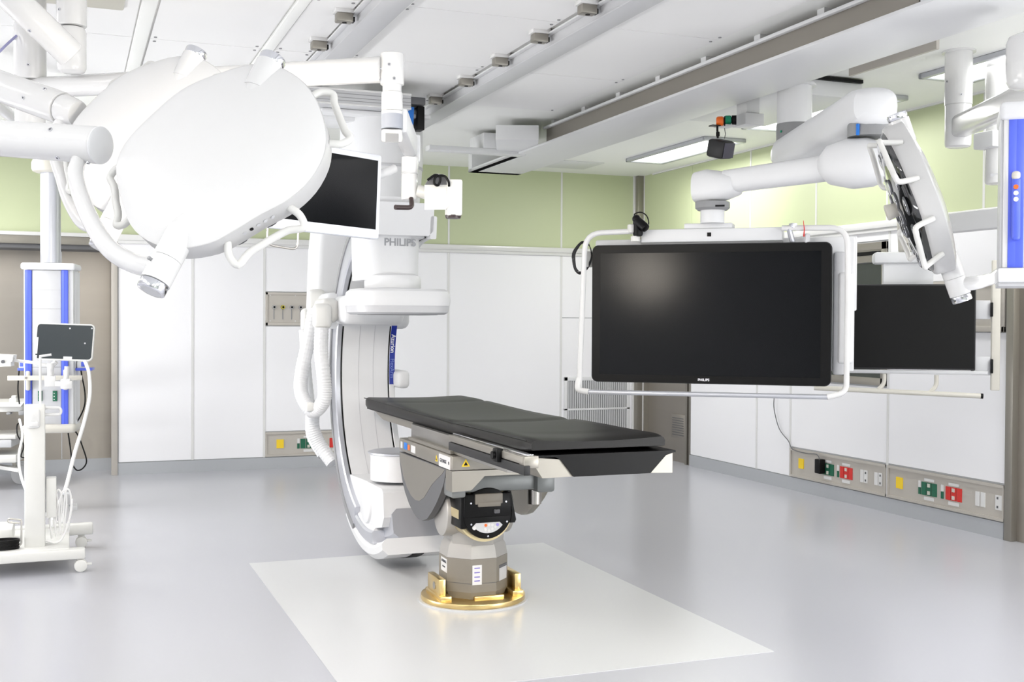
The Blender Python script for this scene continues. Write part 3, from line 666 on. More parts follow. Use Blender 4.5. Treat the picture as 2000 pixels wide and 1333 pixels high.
hose(h1, .046, 'corrugated_hose', K); hose(h2, .046, 'corrugated_hose', K); hose(h3, .046, 'corrugated_hose', K); hose(h4, .036, 'corrugated_hose', K)
for px0, px1, py0, py1, d in ((600, 636, 565, 615, 7.8), (610, 648, 593, 643, 7.4), (587, 607, 602, 648, 8.0)):
    a, b = at(px0, py0, d), at(px1, py1, d); r, u, v = vframe(620, 610); w_ = (b-a).dot(r); h_ = (a-b).dot(u)
    m = MB(); m.box((a+b)/2+v*.03, (w_, .12, abs(h_)), .035, ax=(r, v, u), seg=3); m.build('hose_connector', WHP, K)
a = at(605, 795, 7.42); m = MB(); m.box(a, (.05, .05, .06), .012); m.build('hose_clip', WHP, K)
a = at(645, 610, 7.6); m = MB(); m.bb(1.52, 1.64, 7.35, 7.62, 1.44, 1.60, .04, 3); m.build('hose_manifold', WHP, K)
# travelling cross rail carrying the arm (hangs from the two ceiling rails)
t = thing('cross_rail', 'grey cross rail spanning the ceiling rails above the X-ray arm', 'rail', (1.8, 7.4, 2.86))
m = MB(); m.bb(.95, 2.12, 7.36, 7.62, 2.86, 2.955, .004); m.build('rail_body', LG, t)
m = MB(); m.bb(.95, 2.12, 7.352, 7.372, 2.95, 2.964, .003); m.bb(.95, 2.12, 7.354, 7.37, 2.858, 2.87, .002); m.build('rail_lip', WH, t)
for zz in (2.885, 2.905, 2.93): m = MB(); m.bb(.95, 2.12, 7.357, 7.361, zz, zz+.003); m.build('groove', MG, t)
a = at(799, 226, 7.7); t = thing('rail_bracket', 'bright blue bracket with black joint at the end of the cross rail', 'bracket', (a.x, a.y, a.z-.12))
m = MB(); m.prism([a+V((-.03, 0, .06)), a+V((.035, 0, .06)), a+V((.03, 0, -.06)), a+V((.0, 0, -.06))], (0, .06, 0)); m.build('blue_plate', BBLUE, t)
m = MB(); m.box(a+V((.085, .05, -.01)), (.05, .1, .16), .006); m.build('joint_block', BLK, t)
m = MB(); m.box(a+V((-.0, .08, .1)), (.22, .2, .05), .006); m.build('mounting_block', DG, t)
# ================================================================ SURGICAL LIGHTS
# outline of the lamp head (it is not round): measured on the front lamp, radius every 5 degrees from the lower pivot
OUT = [(533, 127), (581, 150), (615, 189), (636, 246), (635, 297), (609, 348), (564, 390), (507, 421), (456, 452), (411, 475), (343, 486), (292, 472), (258, 444), (239, 399), (227, 342), (230, 308), (253, 268), (304, 217), (360, 172), (434, 141), (485, 127)]
def head_outline():
    px, py, D = 429, 308, 3.36; r, u, v = vframe(px, py); c = at(px, py, D); ncam = .755; k = math.sqrt(1-ncam**2); L = math.hypot(-.545, .84)
    n = (r*-.545/L*k+u*.84/L*k-v*ncam).normalized(); L = math.hypot(-.45, -.89); p0 = r*-.45/L+u*-.89/L; q = -(p0.dot(n))/(v.dot(n)); p = p0+v*q; p = (p-n*p.dot(n)).normalized(); s = n.cross(p)
    A = []
    for x, y in crom([V((a, b, 0)) for a, b in OUT], 6, True) and [(w.x, w.y) for w in crom([V((a, b, 0)) for a, b in OUT], 6, True)]:
        d = ray(x, y); w = C0+d*((c-C0).dot(n)/d.dot(n))-c; A.append((math.degrees(math.atan2(w.dot(s), w.dot(p))) % 360, w.length/.315))
    A.sort(); out = []
    for k in range(72):
        a = k*5; lo = max([z for z in A if z[0] <= a], default=(A[-1][0]-360, A[-1][1])); hi = min([z for z in A if z[0] > a], default=(A[0][0]+360, A[0][1]))
        out.append(lo[1]+(hi[1]-lo[1])*(a-lo[0])/max(1e-6, hi[0]-lo[0]))
    return out
HEAD = head_outline()
def light_head(name, label, px, py, D, nimg, ncam, pimg, lit, handles, R=.335, hd=-.065, yoke=None, top=True):
    """nimg: picture direction (right, up) of the back normal, ncam: part of it towards the camera; pimg: picture direction of the pivot axis (towards lower pivot)"""
    r, u, v = vframe(px, py); c = at(px, py, D)
    k = math.sqrt(max(0, 1-ncam**2)); L = math.hypot(*nimg); n = (r*nimg[0]/L*k+u*nimg[1]/L*k-v*ncam).normalized()
    L = math.hypot(*pimg); a, b = pimg[0]/L, pimg[1]/L
    p0 = r*a+u*b; q = -(p0.dot(n))/(v.dot(n)) if abs(v.dot(n)) > .3 else 0
    p = (p0+v*q); p = (p-n*p.dot(n)).normalized(); s = n.cross(p)
    t = thing(name, label, 'surgical light', c, 'surgical light heads')
    def pt(ang, rad, h): return c+(p*math.cos(ang)+s*math.sin(ang))*rad+n*h
    N = 72
    def rr(ang):
        return R*HEAD[int(round(math.degrees(ang)/5)) % 72]
    def ring(f, h): return [pt(2*math.pi*i/N, rr(2*math.pi*i/N)*f, h) for i in range(N)]
    m = MB(); m.rings([ring(f, h) for f, h in ((.04, .045), (.3, .043), (.55, .036), (.75, .026), (.88, .016), (.96, .006), (.995, .0))]); body = m.build('lamp_dome', WH, t, sharp=60)
    m = MB(); m.rings([ring(f, h) for f, h in ((.985, .001), (1.0, .0), (.985, -.068), (.97, -.076), (.935, -.080))], cap0=True, cap1=True); rim = m.build('lamp_rim', RIMG, t, sharp=60)
    m = MB(); m.rings([ring(f, h) for f, h in ((.935, -.078), (.90, -.092), (.8, -.106), (.6, -.120), (.35, -.128), (.03, -.130))]); m.build('front_glass', LENS if not lit else SATB, t, sharp=60)
    # lens cups
    spots = [(.30, math.pi/8+k*math.pi/4) for k in range(8)]+[(.72, k*math.pi/6) for k in range(12)]
    for f, a_ in spots:
        q_ = pt(a_, rr(a_)*f, -.126 if f < .5 else -.110); m = MB(); m.lathe(q_, -n, [(0, .040), (.004, .040), (.006, .034)], 18); lc = m.build('lens_cup', DG, t)
        m = MB(); m.lathe(q_-n*.006, -n, [(0, .032), (.002, .032), (.004, .02)], 16); m.build('led_lens', EMLED if lit else CHROME, lc)
    m = MB(); m.cyl(c-n*.12, c-n*.175, .028, .034, n=20, bev=.006); m.build('centre_grip', CREAM, t)
    # pivots
    for sg in ((-1, 1) if top else (1,)):
        e = p*sg; b0 = c+e*(R*.80)-n*.006; b1 = c+e*(R*1.12)-n*.006
        m = MB(); m.cyl(c+e*(R*.55)+n*.014, b0, .012, .042, n=24); m.cyl(b0, b1, .043, n=28); 
        if sg > 0: m.cyl(b1+e*.001, b1+e*.075, .043, n=28); b1 = b1+e*.076
        pv = m.build('pivot_housing', WH, t)
        m = MB(); m.cyl(b1, b1+e*.028, .041, n=28, bev=.003); m.mi = 1; m.cyl(b1+e*.0275, b1+e*.029, .03, n=20); m.build('pivot_cap', [CHROME, LG], pv)
        if sg > 0:
            m = MB(); m.cyl(b1-e*.05+n*.036-s*.02, b1-e*.05+n*.046-s*.026, .006, n=12); m.build('screw', MG, pv)
            lowp = b1-e*.045
    # keypad on the rim
    for i, a_ in enumerate((lambda z: [z-.16, z-.06, z-.02, z+.05, z+.12])(handles[0][0]+handles[0][1])):
        a_ = (handles[0][0]+handles[0][1])/2+(i-2)*.09; q_ = pt(a_, rr(a_)*.994+.0, -.036); e = (pt(a_, 1, 0)-c).normalized()
        m = MB(); m.cyl(q_, q_+e*.002, .006, n=12); m.build('rim_button', BLK if i == 1 else LG, rim)
    for (a0, a1, out) in handles:
        P = [pt(a0, rr(a0)*.985, -.04), pt(a0, rr(a0)+out*.55, hd+.013), pt(a0+.06*(1 if a1 > a0 else -1), rr(a0)+out, hd)]
        for k in range(1, 6): a_ = a0+.06+(a1-a0-.12)*k/6; P.append(pt(a_, rr(a_)*math.cos((a1-a0)/2)/max(.5, math.cos(a_-(a0+a1)/2))+out, hd))
        P += [pt(a1-.06, rr(a1)+out, hd), pt(a1, rr(a1)+out*.55, hd+.013), pt(a1, rr(a1)*.985, -.04)]
        m = MB(); m.tube(P, .0115, 12, smooth=5); m.build('grab_handle', WHP, t)
    if lit:
        l = bpy.data.lights.new('surgical_lamp', 'SPOT'); l.energy = lit; l.spot_size = math.radians(34); l.spot_blend = .8; l.shadow_soft_size = .22; l.color = (1, .86, .80)
        o = bpy.data.objects.new('surgical_lamp', l); COL.objects.link(o); o.parent = t; o.location = -n*.14; o.rotation_euler = (-n).to_track_quat('-Z', 'Y').to_euler()
    if yoke:
        P = [lowp]+[at(*q) for q in yoke]; m = MB(); m.tube(P, [.030, .021], 16, smooth=6); m.build('yoke_arm', WH, t)
    return t, dict(c=c, n=n, p=p, s=s, low=lowp)
def arm_tube(name, label, pts, r, caps=(1, 1), par=None, grp='white boom arms and columns', cat='boom arm'):
    P = [V(p) for p in pts]
    if par: 
        m = MB(); m.cyl(P[0], P[1], *(r if isinstance(r, (list, tuple)) else (r, r)), n=32, bev=.006); return m.build(name, WH, par)
    t = thing(name, label, cat, P[0], grp)
    m = MB(); m.tube(P, r, 28) if len(P) > 2 else m.cyl(P[0], P[1], *(r if isinstance(r, (list, tuple)) else (r, r)), n=32, bev=.006)
    m.build('arm_tube', WH, t); return t
def screws_on(t, a, b, r, fr, toward, rad=.007):
    a, b = V(a), V(b); d = (b-a).normalized()
    for f, ang in fr:
        q = a.lerp(b, f); o = (toward-(d*toward.dot(d))).normalized(); o2 = d.cross(o); e = o*math.cos(ang)+o2*math.sin(ang)
        m = MB(); m.cyl(q+e*(r-.001), q+e*(r+.004), rad, n=12); m.mi = 1; m.cyl(q+e*(r+.004), q+e*(r+.0045), rad*.5, n=6); m.build('screw', [CHROME, DG], t)
H = math.radians
L1, d1 = light_head('surgical_light', 'large white surgical light head in front, seen from behind, on a curved white yoke', 429, 308, 3.36, (-.545, .84), .755, (-.45, -.89), 55,
    [(H(28), H(72), .062), (H(118), H(152), .055), (H(208), H(240), .05), (H(285), H(320), .05)], R=.315,
    yoke=[(262, 515, 3.30), (215, 487, 3.33), (182, 440, 3.38), (158, 385, 3.42), (148, 345, 3.45), (153, 315, 3.48), (168, 290, 3.5)])
L2, d2 = light_head('surgical_light', 'second white surgical light head, partly hidden behind the large front one', 300, 268, 4.15, (-.60, .80), .80, (-.42, -.9), 40,
    [(H(28), H(72), .062), (H(118), H(152), .055), (H(208), H(240), .05), (H(285), H(320), .05)], R=.318,
    yoke=[(185, 442, 4.1), (160, 432, 4.15), (135, 390, 4.2), (120, 345, 4.25), (108, 310, 4.28), (100, 270, 4.3)])
L3, d3 = light_head('surgical_light', 'white surgical light head at right seen edge-on, dark glass face turned left', 1812, 388, 4.75, (.945, .325), -.12, (.325, -.945), 0,
    [(H(40), H(72), .05), (H(285), H(318), .05), (H(215), H(252), .05), (H(108), H(146), .05)], R=.31, hd=-.125,
    yoke=[(1905, 553, 4.72), (1925, 548, 4.78), (1945, 540, 4.86), (1990, 500, 5.1), (2060, 420, 5.4)])
vv = -ray(100, 250).normalized()
# arms of the left-hand lights
a, b = at(-120, 262, 3.7), at(195, 284, 3.48)
t = arm_tube('boom_arm', 'thick white horizontal tube arm ending above the front light yoke, at the left edge', (a, b), .057, par=L1)
m = MB(); m.lathe(b, (b-a), [(0, .0575), (.004, .057), (.008, .05)], 32); m.build('end_cap', WHS, t); screws_on(t, a, b, .057, ((.80, .9), (.77, -.7), (.96, 1.2)), vv)
a, b = at(-110, 130, 4.6), at(122, 212, 4.3)
t = arm_tube('boom_arm', 'white tube arm sloping down to the second light, above the lowest left arm', (a, b), .062, par=L2)
m = MB(); m.cyl(b+(b-a).normalized()*.002, b+(b-a).normalized()*.09, .058, .05, n=28, bev=.012); e_ = b+(b-a).normalized()*.045; m.cyl(e_, at(98, 280, 4.3), .034, .026, n=20); m.build('joint', WH, t); screws_on(t, a, b, .062, ((.80, .2), (.9, -.8)), vv)
a, b = at(-35, -60, 4.7), at(140, 108, 4.95)
t = arm_tube('ceiling_boom', 'thick white diagonal tube arm crossing the upper left corner', (a, b), .062); screws_on(t, a, b, .062, ((.6, .9),), vv)
# vertical columns
p = at(59, 160, 5.5); t = arm_tube('ceiling_column', 'white ceiling column at the far left, behind the diagonal arm', (V((p.x, p.y, ZC)), V((p.x, p.y, 2.60))), .074, cat='column')
m = MB(); q = at(62, 292, 5.5); m.cyl((p.x, p.y, 2.597), (p.x, p.y, q.z), .068, n=32, bev=.02); m.build('lower_joint', WH, t); m = MB(); m.lathe((p.x, p.y, ZC-.012), (0, 0, 1), [(0, .12), (.01, .12)], 36); m.build('ceiling_flange', WHS, t)
screws_on(t, (p.x, p.y, ZC), (p.x, p.y, 2.6), .074, ((.6, -.9), (.6, 1.0), (.87, .1)), vv); PL = V((p.x, p.y, 0))
p = at(140, 100, 5.3); q = at(140, 143, 5.3); t = arm_tube('ceiling_column', 'white ceiling column just right of the far-left one, with rounded lower cap', (V((p.x, p.y, ZC)), V((p.x, p.y, at(140, 52, 5.3).z))), .067, cat='column')
m = MB(); m.cyl((p.x, p.y, at(140, 52.5, 5.3).z), (p.x, p.y, q.z), .065, n=32, bev=.025); m.build('lower_joint', WH, t); screws_on(t, (p.x, p.y, ZC), (p.x, p.y, at(140, 52, 5.3).z), .067, ((.3, .1), (.75, .9)), vv)
m = MB(); m.lathe((p.x, p.y, ZC-.012), (0, 0, 1), [(0, .12), (.01, .12)], 36); m.build('ceiling_flange', WHS, t)
m = MB(); m.bb(p.x-.2, p.x+.25, p.y-.1, p.y+.5, ZC-.03, ZC, .01); tag(m.build('ceiling_plate', CREAM), 'cream plate on the ceiling above the left boom columns', 'ceiling plate')
# long monitor arm
a, b = at(62, 172, 5.5), at(748, 136, 4.82)
t = arm_tube('display_boom', 'long thick white horizontal arm running behind the lights to the monitor joint', (a, b), (.049, .055)); 
jc = at(766, 136, 4.82)
m = MB(); m.cyl(jc+V((0, 0, .066)), jc-V((0, 0, .066)), .050, n=36, bev=.006); jt = m.build('joint_barrel', WH, t)
screws_on(t, jc+V((0, 0, .066)), jc-V((0, 0, .066)), .05, ((.42, .25), (.86, -.15), (.86, 1.25), (.5, 1.3)), -ray(766, 136).normalized())
z0, z1, z2, z3, z4 = jc.z-.066, at(766, 180, 4.82).z, at(766, 217, 4.82).z, at(766, 252, 4.82).z, at(766, 278, 4.82).z
m = MB(); m.cyl((jc.x, jc.y, z0), (jc.x, jc.y, z1), .040, n=30); m.cyl((jc.x, jc.y, z1), (jc.x, jc.y, z2), .0445, n=30, bev=.006); m.cyl((jc.x, jc.y, z2-.001), (jc.x, jc.y, z2-.015), .045, n=30); m.build('drop_tube', WH, t)
m = MB(); m.cyl((jc.x, jc.y, z2-.014), (jc.x, jc.y, z3), .0455, n=30); m.build('grey_sleeve', mat('blue_grey', (160, 164, 174), .4), t)
r, u, v = vframe(766, 262)
m = MB(); m.box(V((jc.x, jc.y, (z3+z4)/2)), (.088, .09, abs(z3-z4)+.0), .012, ax=(r, v, u)); m.mi = 1; m.box(V((jc.x, jc.y, (z3+z4)/2-.008))-v*.046, (.055, .004, .036), ax=(r, v, u)); m.build('joint_box', [WH, MG], t)
# spring arm going back to the camera column
a, b = V((jc.x, jc.y, (z2+z3)/2))+r*.03, at(801, 285, 5.6)
m = MB(); m.box((a+b)/2, (.075, (b-a).length, .11), .02, ax=((b-a).normalized().cross(V((0, 0, 1))).normalized(), (b-a).normalized(), V((0, 0, 1)))); m.build('spring_arm', WHS, t)
m = MB(); m.box(at(806, 290, 5.65), (.075, .12, .135), .01, ax=(r, v, u)); m.build('rear_joint', WHS, t)
m = MB(); m.cyl(at(801, 308, 5.6), at(800, 338, 5.6), .041, n=28); m.cyl(at(800, 340, 5.6), at(799, 391, 5.6), .0395, n=28, bev=.004); m.build('lower_pole', WH, t)
m = MB(); m.cyl(at(800, 338, 5.6), at(800, 340.5, 5.6), .0412, n=28); m.build('seam', LG, t)
P = fillet([at(803, 388, 5.55), at(805, 406, 5.52), at(772, 405, 5.45)], .03); m = MB(); m.tube(P, .012, 12); m.build('black_grip', mat('dark_brown_grip', (60, 48, 48), .35), t)
# small ceiling camera unit on the pole
cp_ = at(868, 385, 5.6); t = thing('camera_unit', 'white angular camera unit with black cable loop and dark lens, on the monitor arm pole', 'camera', cp_)
r, u, v = vframe(868, 385)
def pbox(m, px0, py0, px1, py1, D, dep, bev=.004):
    a, b = at(px0, py0, D), at(px1, py1, D); m.box((a+b)/2+v*dep/2, (abs((b-a).dot(r)), dep, abs((b-a).dot(u))), bev, ax=(r, v, u))
m = MB(); m.cyl(at(815, 373, 5.6), at(860, 384, 5.6), .030, .036, n=24); m.build('side_arm', WHP, t)
m = MB(); m.prism([at(*q, 5.55) for q in ((829, 410), (829, 362), (838, 348), (852, 339), (868, 341), (877, 352), (879, 400), (870, 410))], v*.02); pbox(m, 872, 350, 903, 422, 5.55, .13, .01); m.build('camera_housing', WHP, t)
m = MB(); m.prism([at(*q, 5.545) for q in ((830, 361), (838, 349), (852, 341), (868, 343), (874, 352), (874, 361))], v*.004); m.build('electronics_board', DG, t)
P = [at(835, 352, 5.53), at(850, 342, 5.52), at(860, 348, 5.52), at(856, 362, 5.52), at(848, 358, 5.52), at(852, 345, 5.52), at(868, 344, 5.53), at(876, 355, 5.53), at(877, 364, 5.54)]
m = MB(); m.tube(P, .006, 8, smooth=6); m.build('cable_loop', BLK, t)
m = MB(); m.cyl(at(885, 408, 5.6), at(885, 421, 5.6), .040, n=28, bev=.004); m.build('lens_collar', WHP, t); m = MB(); m.cyl(at(885, 421, 5.6), at(885, 427, 5.6), .040, .036, n=28); m.build('lens', mat('dark_brown_grip', (60, 48, 48), .35), t)

# ================================================================ SMALL WHITE-FRAMED MONITOR (behind the front light)
def frame_box(m, o, r, u, n, x0, x1, y0, y1, d0, d1, bev=.0, seg=2):
    c = o+r*((x0+x1)/2)+u*((y0+y1)/2)+n*((d0+d1)/2); m.box(c, (abs(x1-x0), abs(y1-y0), abs(d1-d0)), bev, ax=(r, u, n), seg=seg)
def rpoly(o, r, u, n, x0, x1, y0, y1, rad, d, k=6):
    P = []
    for sx, sy, a0, cx, cy in ((1, 1, 0, x1-rad, y1-rad), (-1, 1, 90, x0+rad, y1-rad), (-1, -1, 180, x0+rad, y0+rad), (1, -1, 270, x1-rad, y0+rad)):
        for i in range(k+1): a = math.radians(a0+90*i/k); P.append(o+r*(cx+rad*math.cos(a))+u*(cy+rad*math.sin(a))+n*d)
    return P
tr, br = at(746, 304, 5.45), at(740, 468, 5.45)
# plane: horizontal direction from the vanishing point of its edges
rr_ = (RT*((3300-1000)/CF)+FW); rr_.z = 0; rr_.normalize(); uu_ = V((0, 0, 1)); uu_ = (tr-br).normalized(); rr_ = (rr_-uu_*rr_.dot(uu_)).normalized(); nn_ = rr_.cross(uu_)
hgt = (tr-br).length; wid = .70
t = thing('wall_display', 'medium monitor with pale frame and black screen, partly hidden behind the front light', 'monitor', br-rr_*.35); t.name = 'framed_monitor'
t['label'] = 'medium monitor with pale frame and black screen, partly hidden behind the front light'
o = br
m = MB(); m.rings([rpoly(o, rr_, uu_, nn_, -wid+a, -a, a, hgt-a, .012, d) for a, d in ((.006, -.05), (0, -.04), (0, -.004), (.003, 0))]); cs = m.build('monitor_case', mat('pale_blue_frame', (214, 218, 228), .35), t)
m = MB(); frame_box(m, o, rr_, uu_, nn_, -wid+.025, -.022, .045, hgt-.028, 0, .001); m.build('screen', SCR, t)
text('maker_lettering', '___ ___', .006, o+rr_*-.18+uu_*.02+nn_*.0008, rr_, uu_, LG, cs) if 0 else None
m = MB(); P = [o+rr_*-.60+uu_*.0, o+rr_*-.60+uu_*-.075, o+rr_*-.44+uu_*-.085, o+rr_*-.44+uu_*.0]; m.tube(fillet([V(p)-nn_*.02 for p in P], .035), .005, 8); m.build('wire_handle', STEEL, t)
m = MB(); m.cyl(o+rr_*-.12+uu_*.25-nn_*.05, at(770, 330, 5.6), .022, n=16); m.box(o+rr_*-.15+uu_*.22-nn_*.065, (.12, .12, .03), .005, ax=(rr_, uu_, nn_)); m.build('mounting_arm', WHS, t)
# ================================================================ BIG MONITOR ON ITS CEILING ARM
bl, brt, tl, trt = at(1154, 745, 6.50), at(1624, 757, 6.10), at(1157, 480, 6.50), at(1624, 472, 6.10)
r5 = (brt-bl); r5.z = 0; r5.normalize(); u5 = V((0, 0, 1)); n5 = r5.cross(u5); o5 = (bl+brt+tl+trt)/4
w5 = ((brt-bl).dot(r5)+(trt-tl).dot(r5))/4; h5 = ((tl.z-bl.z)+(trt.z-brt.z))/4
t = BM = thing('large_monitor', 'very large black glossy monitor inside a white tubular handrail frame', 'monitor', o5-u5*h5)
m = MB(); m.rings([rpoly(o5, r5, u5, n5, -w5+a, w5-a, -h5+a, h5-a, .035, d, 8) for a, d in ((.01, -.075), (0, -.06), (0, -.008), (.004, 0))]); bz = m.build('bezel', SATB if 0 else BLK, t)
m = MB(); frame_box(m, o5, r5, u5, n5, -w5+.05, w5-.055, -h5+.045, h5-.048, 0, .0012); m.build('screen', SCR, t)
text('maker_lettering', 'PHILIPS', .020, o5-r5*.02-u5*(h5-.022)+n5*.0006, r5, u5, WTXT, bz, bold=.0004)
# rear housing and side plates
m = MB(); frame_box(m, o5, r5, u5, n5, -w5-.0, w5+.115, -h5+.08, h5+.03, -.10, -.077, .01); frame_box(m, o5, r5, u5, n5, w5-.1, w5+.125, .02, h5+.035, -.16, -.09, .008); frame_box(m, o5, r5, u5, n5, -w5+.0, -.1*w5, h5-.02, h5+.035, -.16, -.08, .01); m.build('rear_bracket', WHS, t)
m = MB(); frame_box(m, o5, r5, u5, n5, w5+.005, w5+.07, -h5+.06, h5-.05, -.09, -.06, .02); m.build('side_plate', LG, t)
m = MB(); frame_box(m, o5, r5, u5, n5, w5+.03, w5+.11, -h5+.12, h5-.16, -.085, -.05, .03, 3); m.build('side_grip', WHS, t)
# top bar
c1, c2 = at(1250, 455, 6.4), at(1527, 452, 6.15)
tb0, tb1 = (c1-o5).dot(r5), (c2-o5).dot(r5)
m = MB(); frame_box(m, o5, r5, u5, n5, tb0, tb1, h5+.012, h5+.085, -.16, -.02, .006); frame_box(m, o5, r5, u5, n5, tb0+.24, tb1-.27, h5+.085, h5+.115, -.15, -.03, .005); topb = m.build('top_bar', WHS, t)
m = MB(); frame_box(m, o5, r5, u5, n5, tb0+.37, tb0+.392, h5+.04, h5+.062, -.021, -.018); m.build('sensor_window', BLK, topb)
m = MB(); frame_box(m, o5, r5, u5, n5, tb0-.0, tb1+.0, h5+.0, h5+.014, -.14, -.03); m.build('top_bar_shadow_gap', MG, topb)
# handrail frame
def P5(px, py, off=.0):   # picture point on the plane of the monitor, moved out by off
    d = ray(px, py); o = o5+n5*off; return C0+d*((o-C0).dot(n5)/d.dot(n5))
Q = [P5(*q, .03) for q in ((1238, 452), (1136, 452), (1128, 768))]
A = fillet([P5(1240, 452, .0), P5(1143, 456, .0), P5(1131, 762, .0)], .10)
m = MB(); m.tube(A, .0155, 14); B = fillet([P5(1131, 740, 0), P5(1126, 762, 0.02), P5(1150, 766, .03)], .03); m.tube(B, .0175, 14); m.build('handrail', WH, t)
A = fillet([P5(1527, 446, 0), P5(1655, 445, 0), P5(1656, 560, 0), P5(1653, 768, .0), P5(1615, 776, .02)], .09); m = MB(); m.tube(A, .0155, 14); m.build('handrail', WH, t)
m = MB(); m.tube([P5(1150, 766, .03), P5(1616, 776, .02)], .0135, 14); m.build('lower_handrail', SILV, t, label='silver lower handrail')
m = MB(); m.tube([P5(1541, 446, 0), P5(1545, 462, -.01), P5(1549, 474, -.03)], .016, 10); m.box(P5(1549, 441, 0), (.035, .035, .025), .005); m.build('rail_clamp', SILV, t)
m = MB(); m.box(P5(1575, 466, -.02), (.03, .03, .05), .005); m.build('rail_clamp', LG, t)
m = MB(); m.tube([P5(1570, 462, 0), P5(1571, 448, .02), P5(1569, 431, .02)], [.004, .0015], 6); tag(m.build('red_tie', RED), 'small red tie sticking up from the large monitor handrail', 'tie')
# camera clamped to the handrail
a = P5(1246, 445, .01); t = thing('clamped_camera', 'black camera with looped cable clamped on top of the large monitor, left side', 'camera', a-V((0, 0, .06)))
m = MB(); m.box(a+V((0, 0, -.0)), (.05, .05, .10), .015); m.cyl(P5(1244, 430, .02), P5(1262, 447, .05), .024, .026, n=20, bev=.008); m.sph(P5(1243, 428, .02), .024); m.build('camera_body', BLK, t)
m = MB(); m.tube([P5(*q, .02) for q in ((1239, 426), (1240, 418), (1252, 415), (1263, 422), (1267, 436), (1262, 448))], .0035, 8, smooth=6); m.build('cable_loop', BLK, t)
m = MB(); m.box(P5(1233, 447, .01), (.035, .04, .05), .008); m.cyl(P5(1241, 462, .0), P5(1241, 472, .0), .026, n=18); m.build('clamp', WHP, t)
m = MB()
random.seed(7)
for k in range(9):
    P = [P5(1140+random.uniform(-3, 3), 474+random.uniform(-3, 3), -.03), P5(1126+random.uniform(-4, 4), 485+random.uniform(-3, 3), -.03), P5(1119+random.uniform(-2, 5), 505+random.uniform(-4, 4), -.03), P5(1128+random.uniform(-3, 3), 530+random.uniform(-5, 5), -.03), P5(1143+random.uniform(-4, 4), 528, -.03), P5(1155, 505+random.uniform(-8, 8), -.03), P5(1152, 482, -.03)]
    m.tube(P, .0028, 6, smooth=5, closed=True)
tag(m.build('cable_bundle', SATB), 'tangled loop of thin black cables hanging behind the left handrail', 'cable')
m = MB(); m.box(P5(1148, 507, -.04), (.05, .03, .09), .006); tag(m.build('cable_box', WHP), 'small white box holding the cable bundle beside the large monitor', 'box')
# ---- arm
t = thing('monitor_arm', 'big white jointed ceiling arm with grey collars carrying the large monitor', 'monitor arm', V((4.36, 6.25, 2.93)))
s0 = at(1552, 180, 7.1)
m = MB(); m.lathe((s0.x, s0.y, 2.93), (0, 0, -1), [(0, .13), (.012, .13), (.013, .106), (2.93-at(1552, 243, 7.1).z, .106)], 40); m.build('ceiling_column', WHS, t)
m = MB(); m.lathe((s0.x, s0.y, at(1552, 243, 7.1).z), (0, 0, -1), [(0, .108), (.01, .11), (.12, .11), (.13, .106)], 40); cg = m.build('collar', MG, t)
m = MB(); m.cyl(V((s0.x, s0.y, at(1552, 260, 7.1).z))+V((-.11, -.02, 0)), V((s0.x, s0.y, at(1552, 260, 7.1).z))+V((-.112, -.02, 0)), .008, n=10); m.build('green_marker', TEAL, cg)
# upper arm (from under the column to the elbow, comes towards the camera)
e0 = at(1550, 300, 7.05); e1 = at(1696, 214, 5.75)
def arm_sec(m, pts, ws, hs):
    R = []
    for i, p in enumerate(pts):
        T_ = (pts[min(i+1, len(pts)-1)]-pts[max(0, i-1)]); T_.z = 0; T_.normalize(); S_ = T_.cross(V((0, 0, 1)))
        w_, h_ = ws[i], hs[i]; R.append([p+S_*(w_*(abs(math.cos(a))**.7)*(1 if math.cos(a) > 0 else -1))+V((0, 0, h_*(abs(math.sin(a))**.7)*(1 if math.sin(a) > 0 else -1))) for a in [2*math.pi*k/24 for k in range(24)]])
    m.rings(R)
d_ = (e1-e0); dh = V((d_.x, d_.y, 0)).normalized()
m = MB(); arm_sec(m, [e0-dh*.12, e0-dh*.09, e0, e0.lerp(e1, .3), e0.lerp(e1, .75), e1-dh*.02, e1+dh*.10, e1+dh*.13], [.07, .12, .135, .12, .115, .125, .11, .06], [.03, .07, .10, .11, .11, .105, .09, .05]); m.build('upper_arm', WHS, t, sharp=50)
m = MB(); zc = at(1693, 240, 5.75).z; m.lathe((e1.x, e1.y, zc), (0, 0, -1), [(0, .10), (.006, .101), (at(1693, 240, 5.75).z-at(1693, 268, 5.75).z, .101)], 40); cg = m.build('collar', MG, t)
r, u, v = vframe(1675, 252); q = V((e1.x, e1.y, at(1671, 252, 5.75).z))-v*.096-r*.05
m = MB(); m.box(q, (.018, .012, .058), .005, ax=(r, v, u)); m.build('blue_marker', BBLUE, cg)
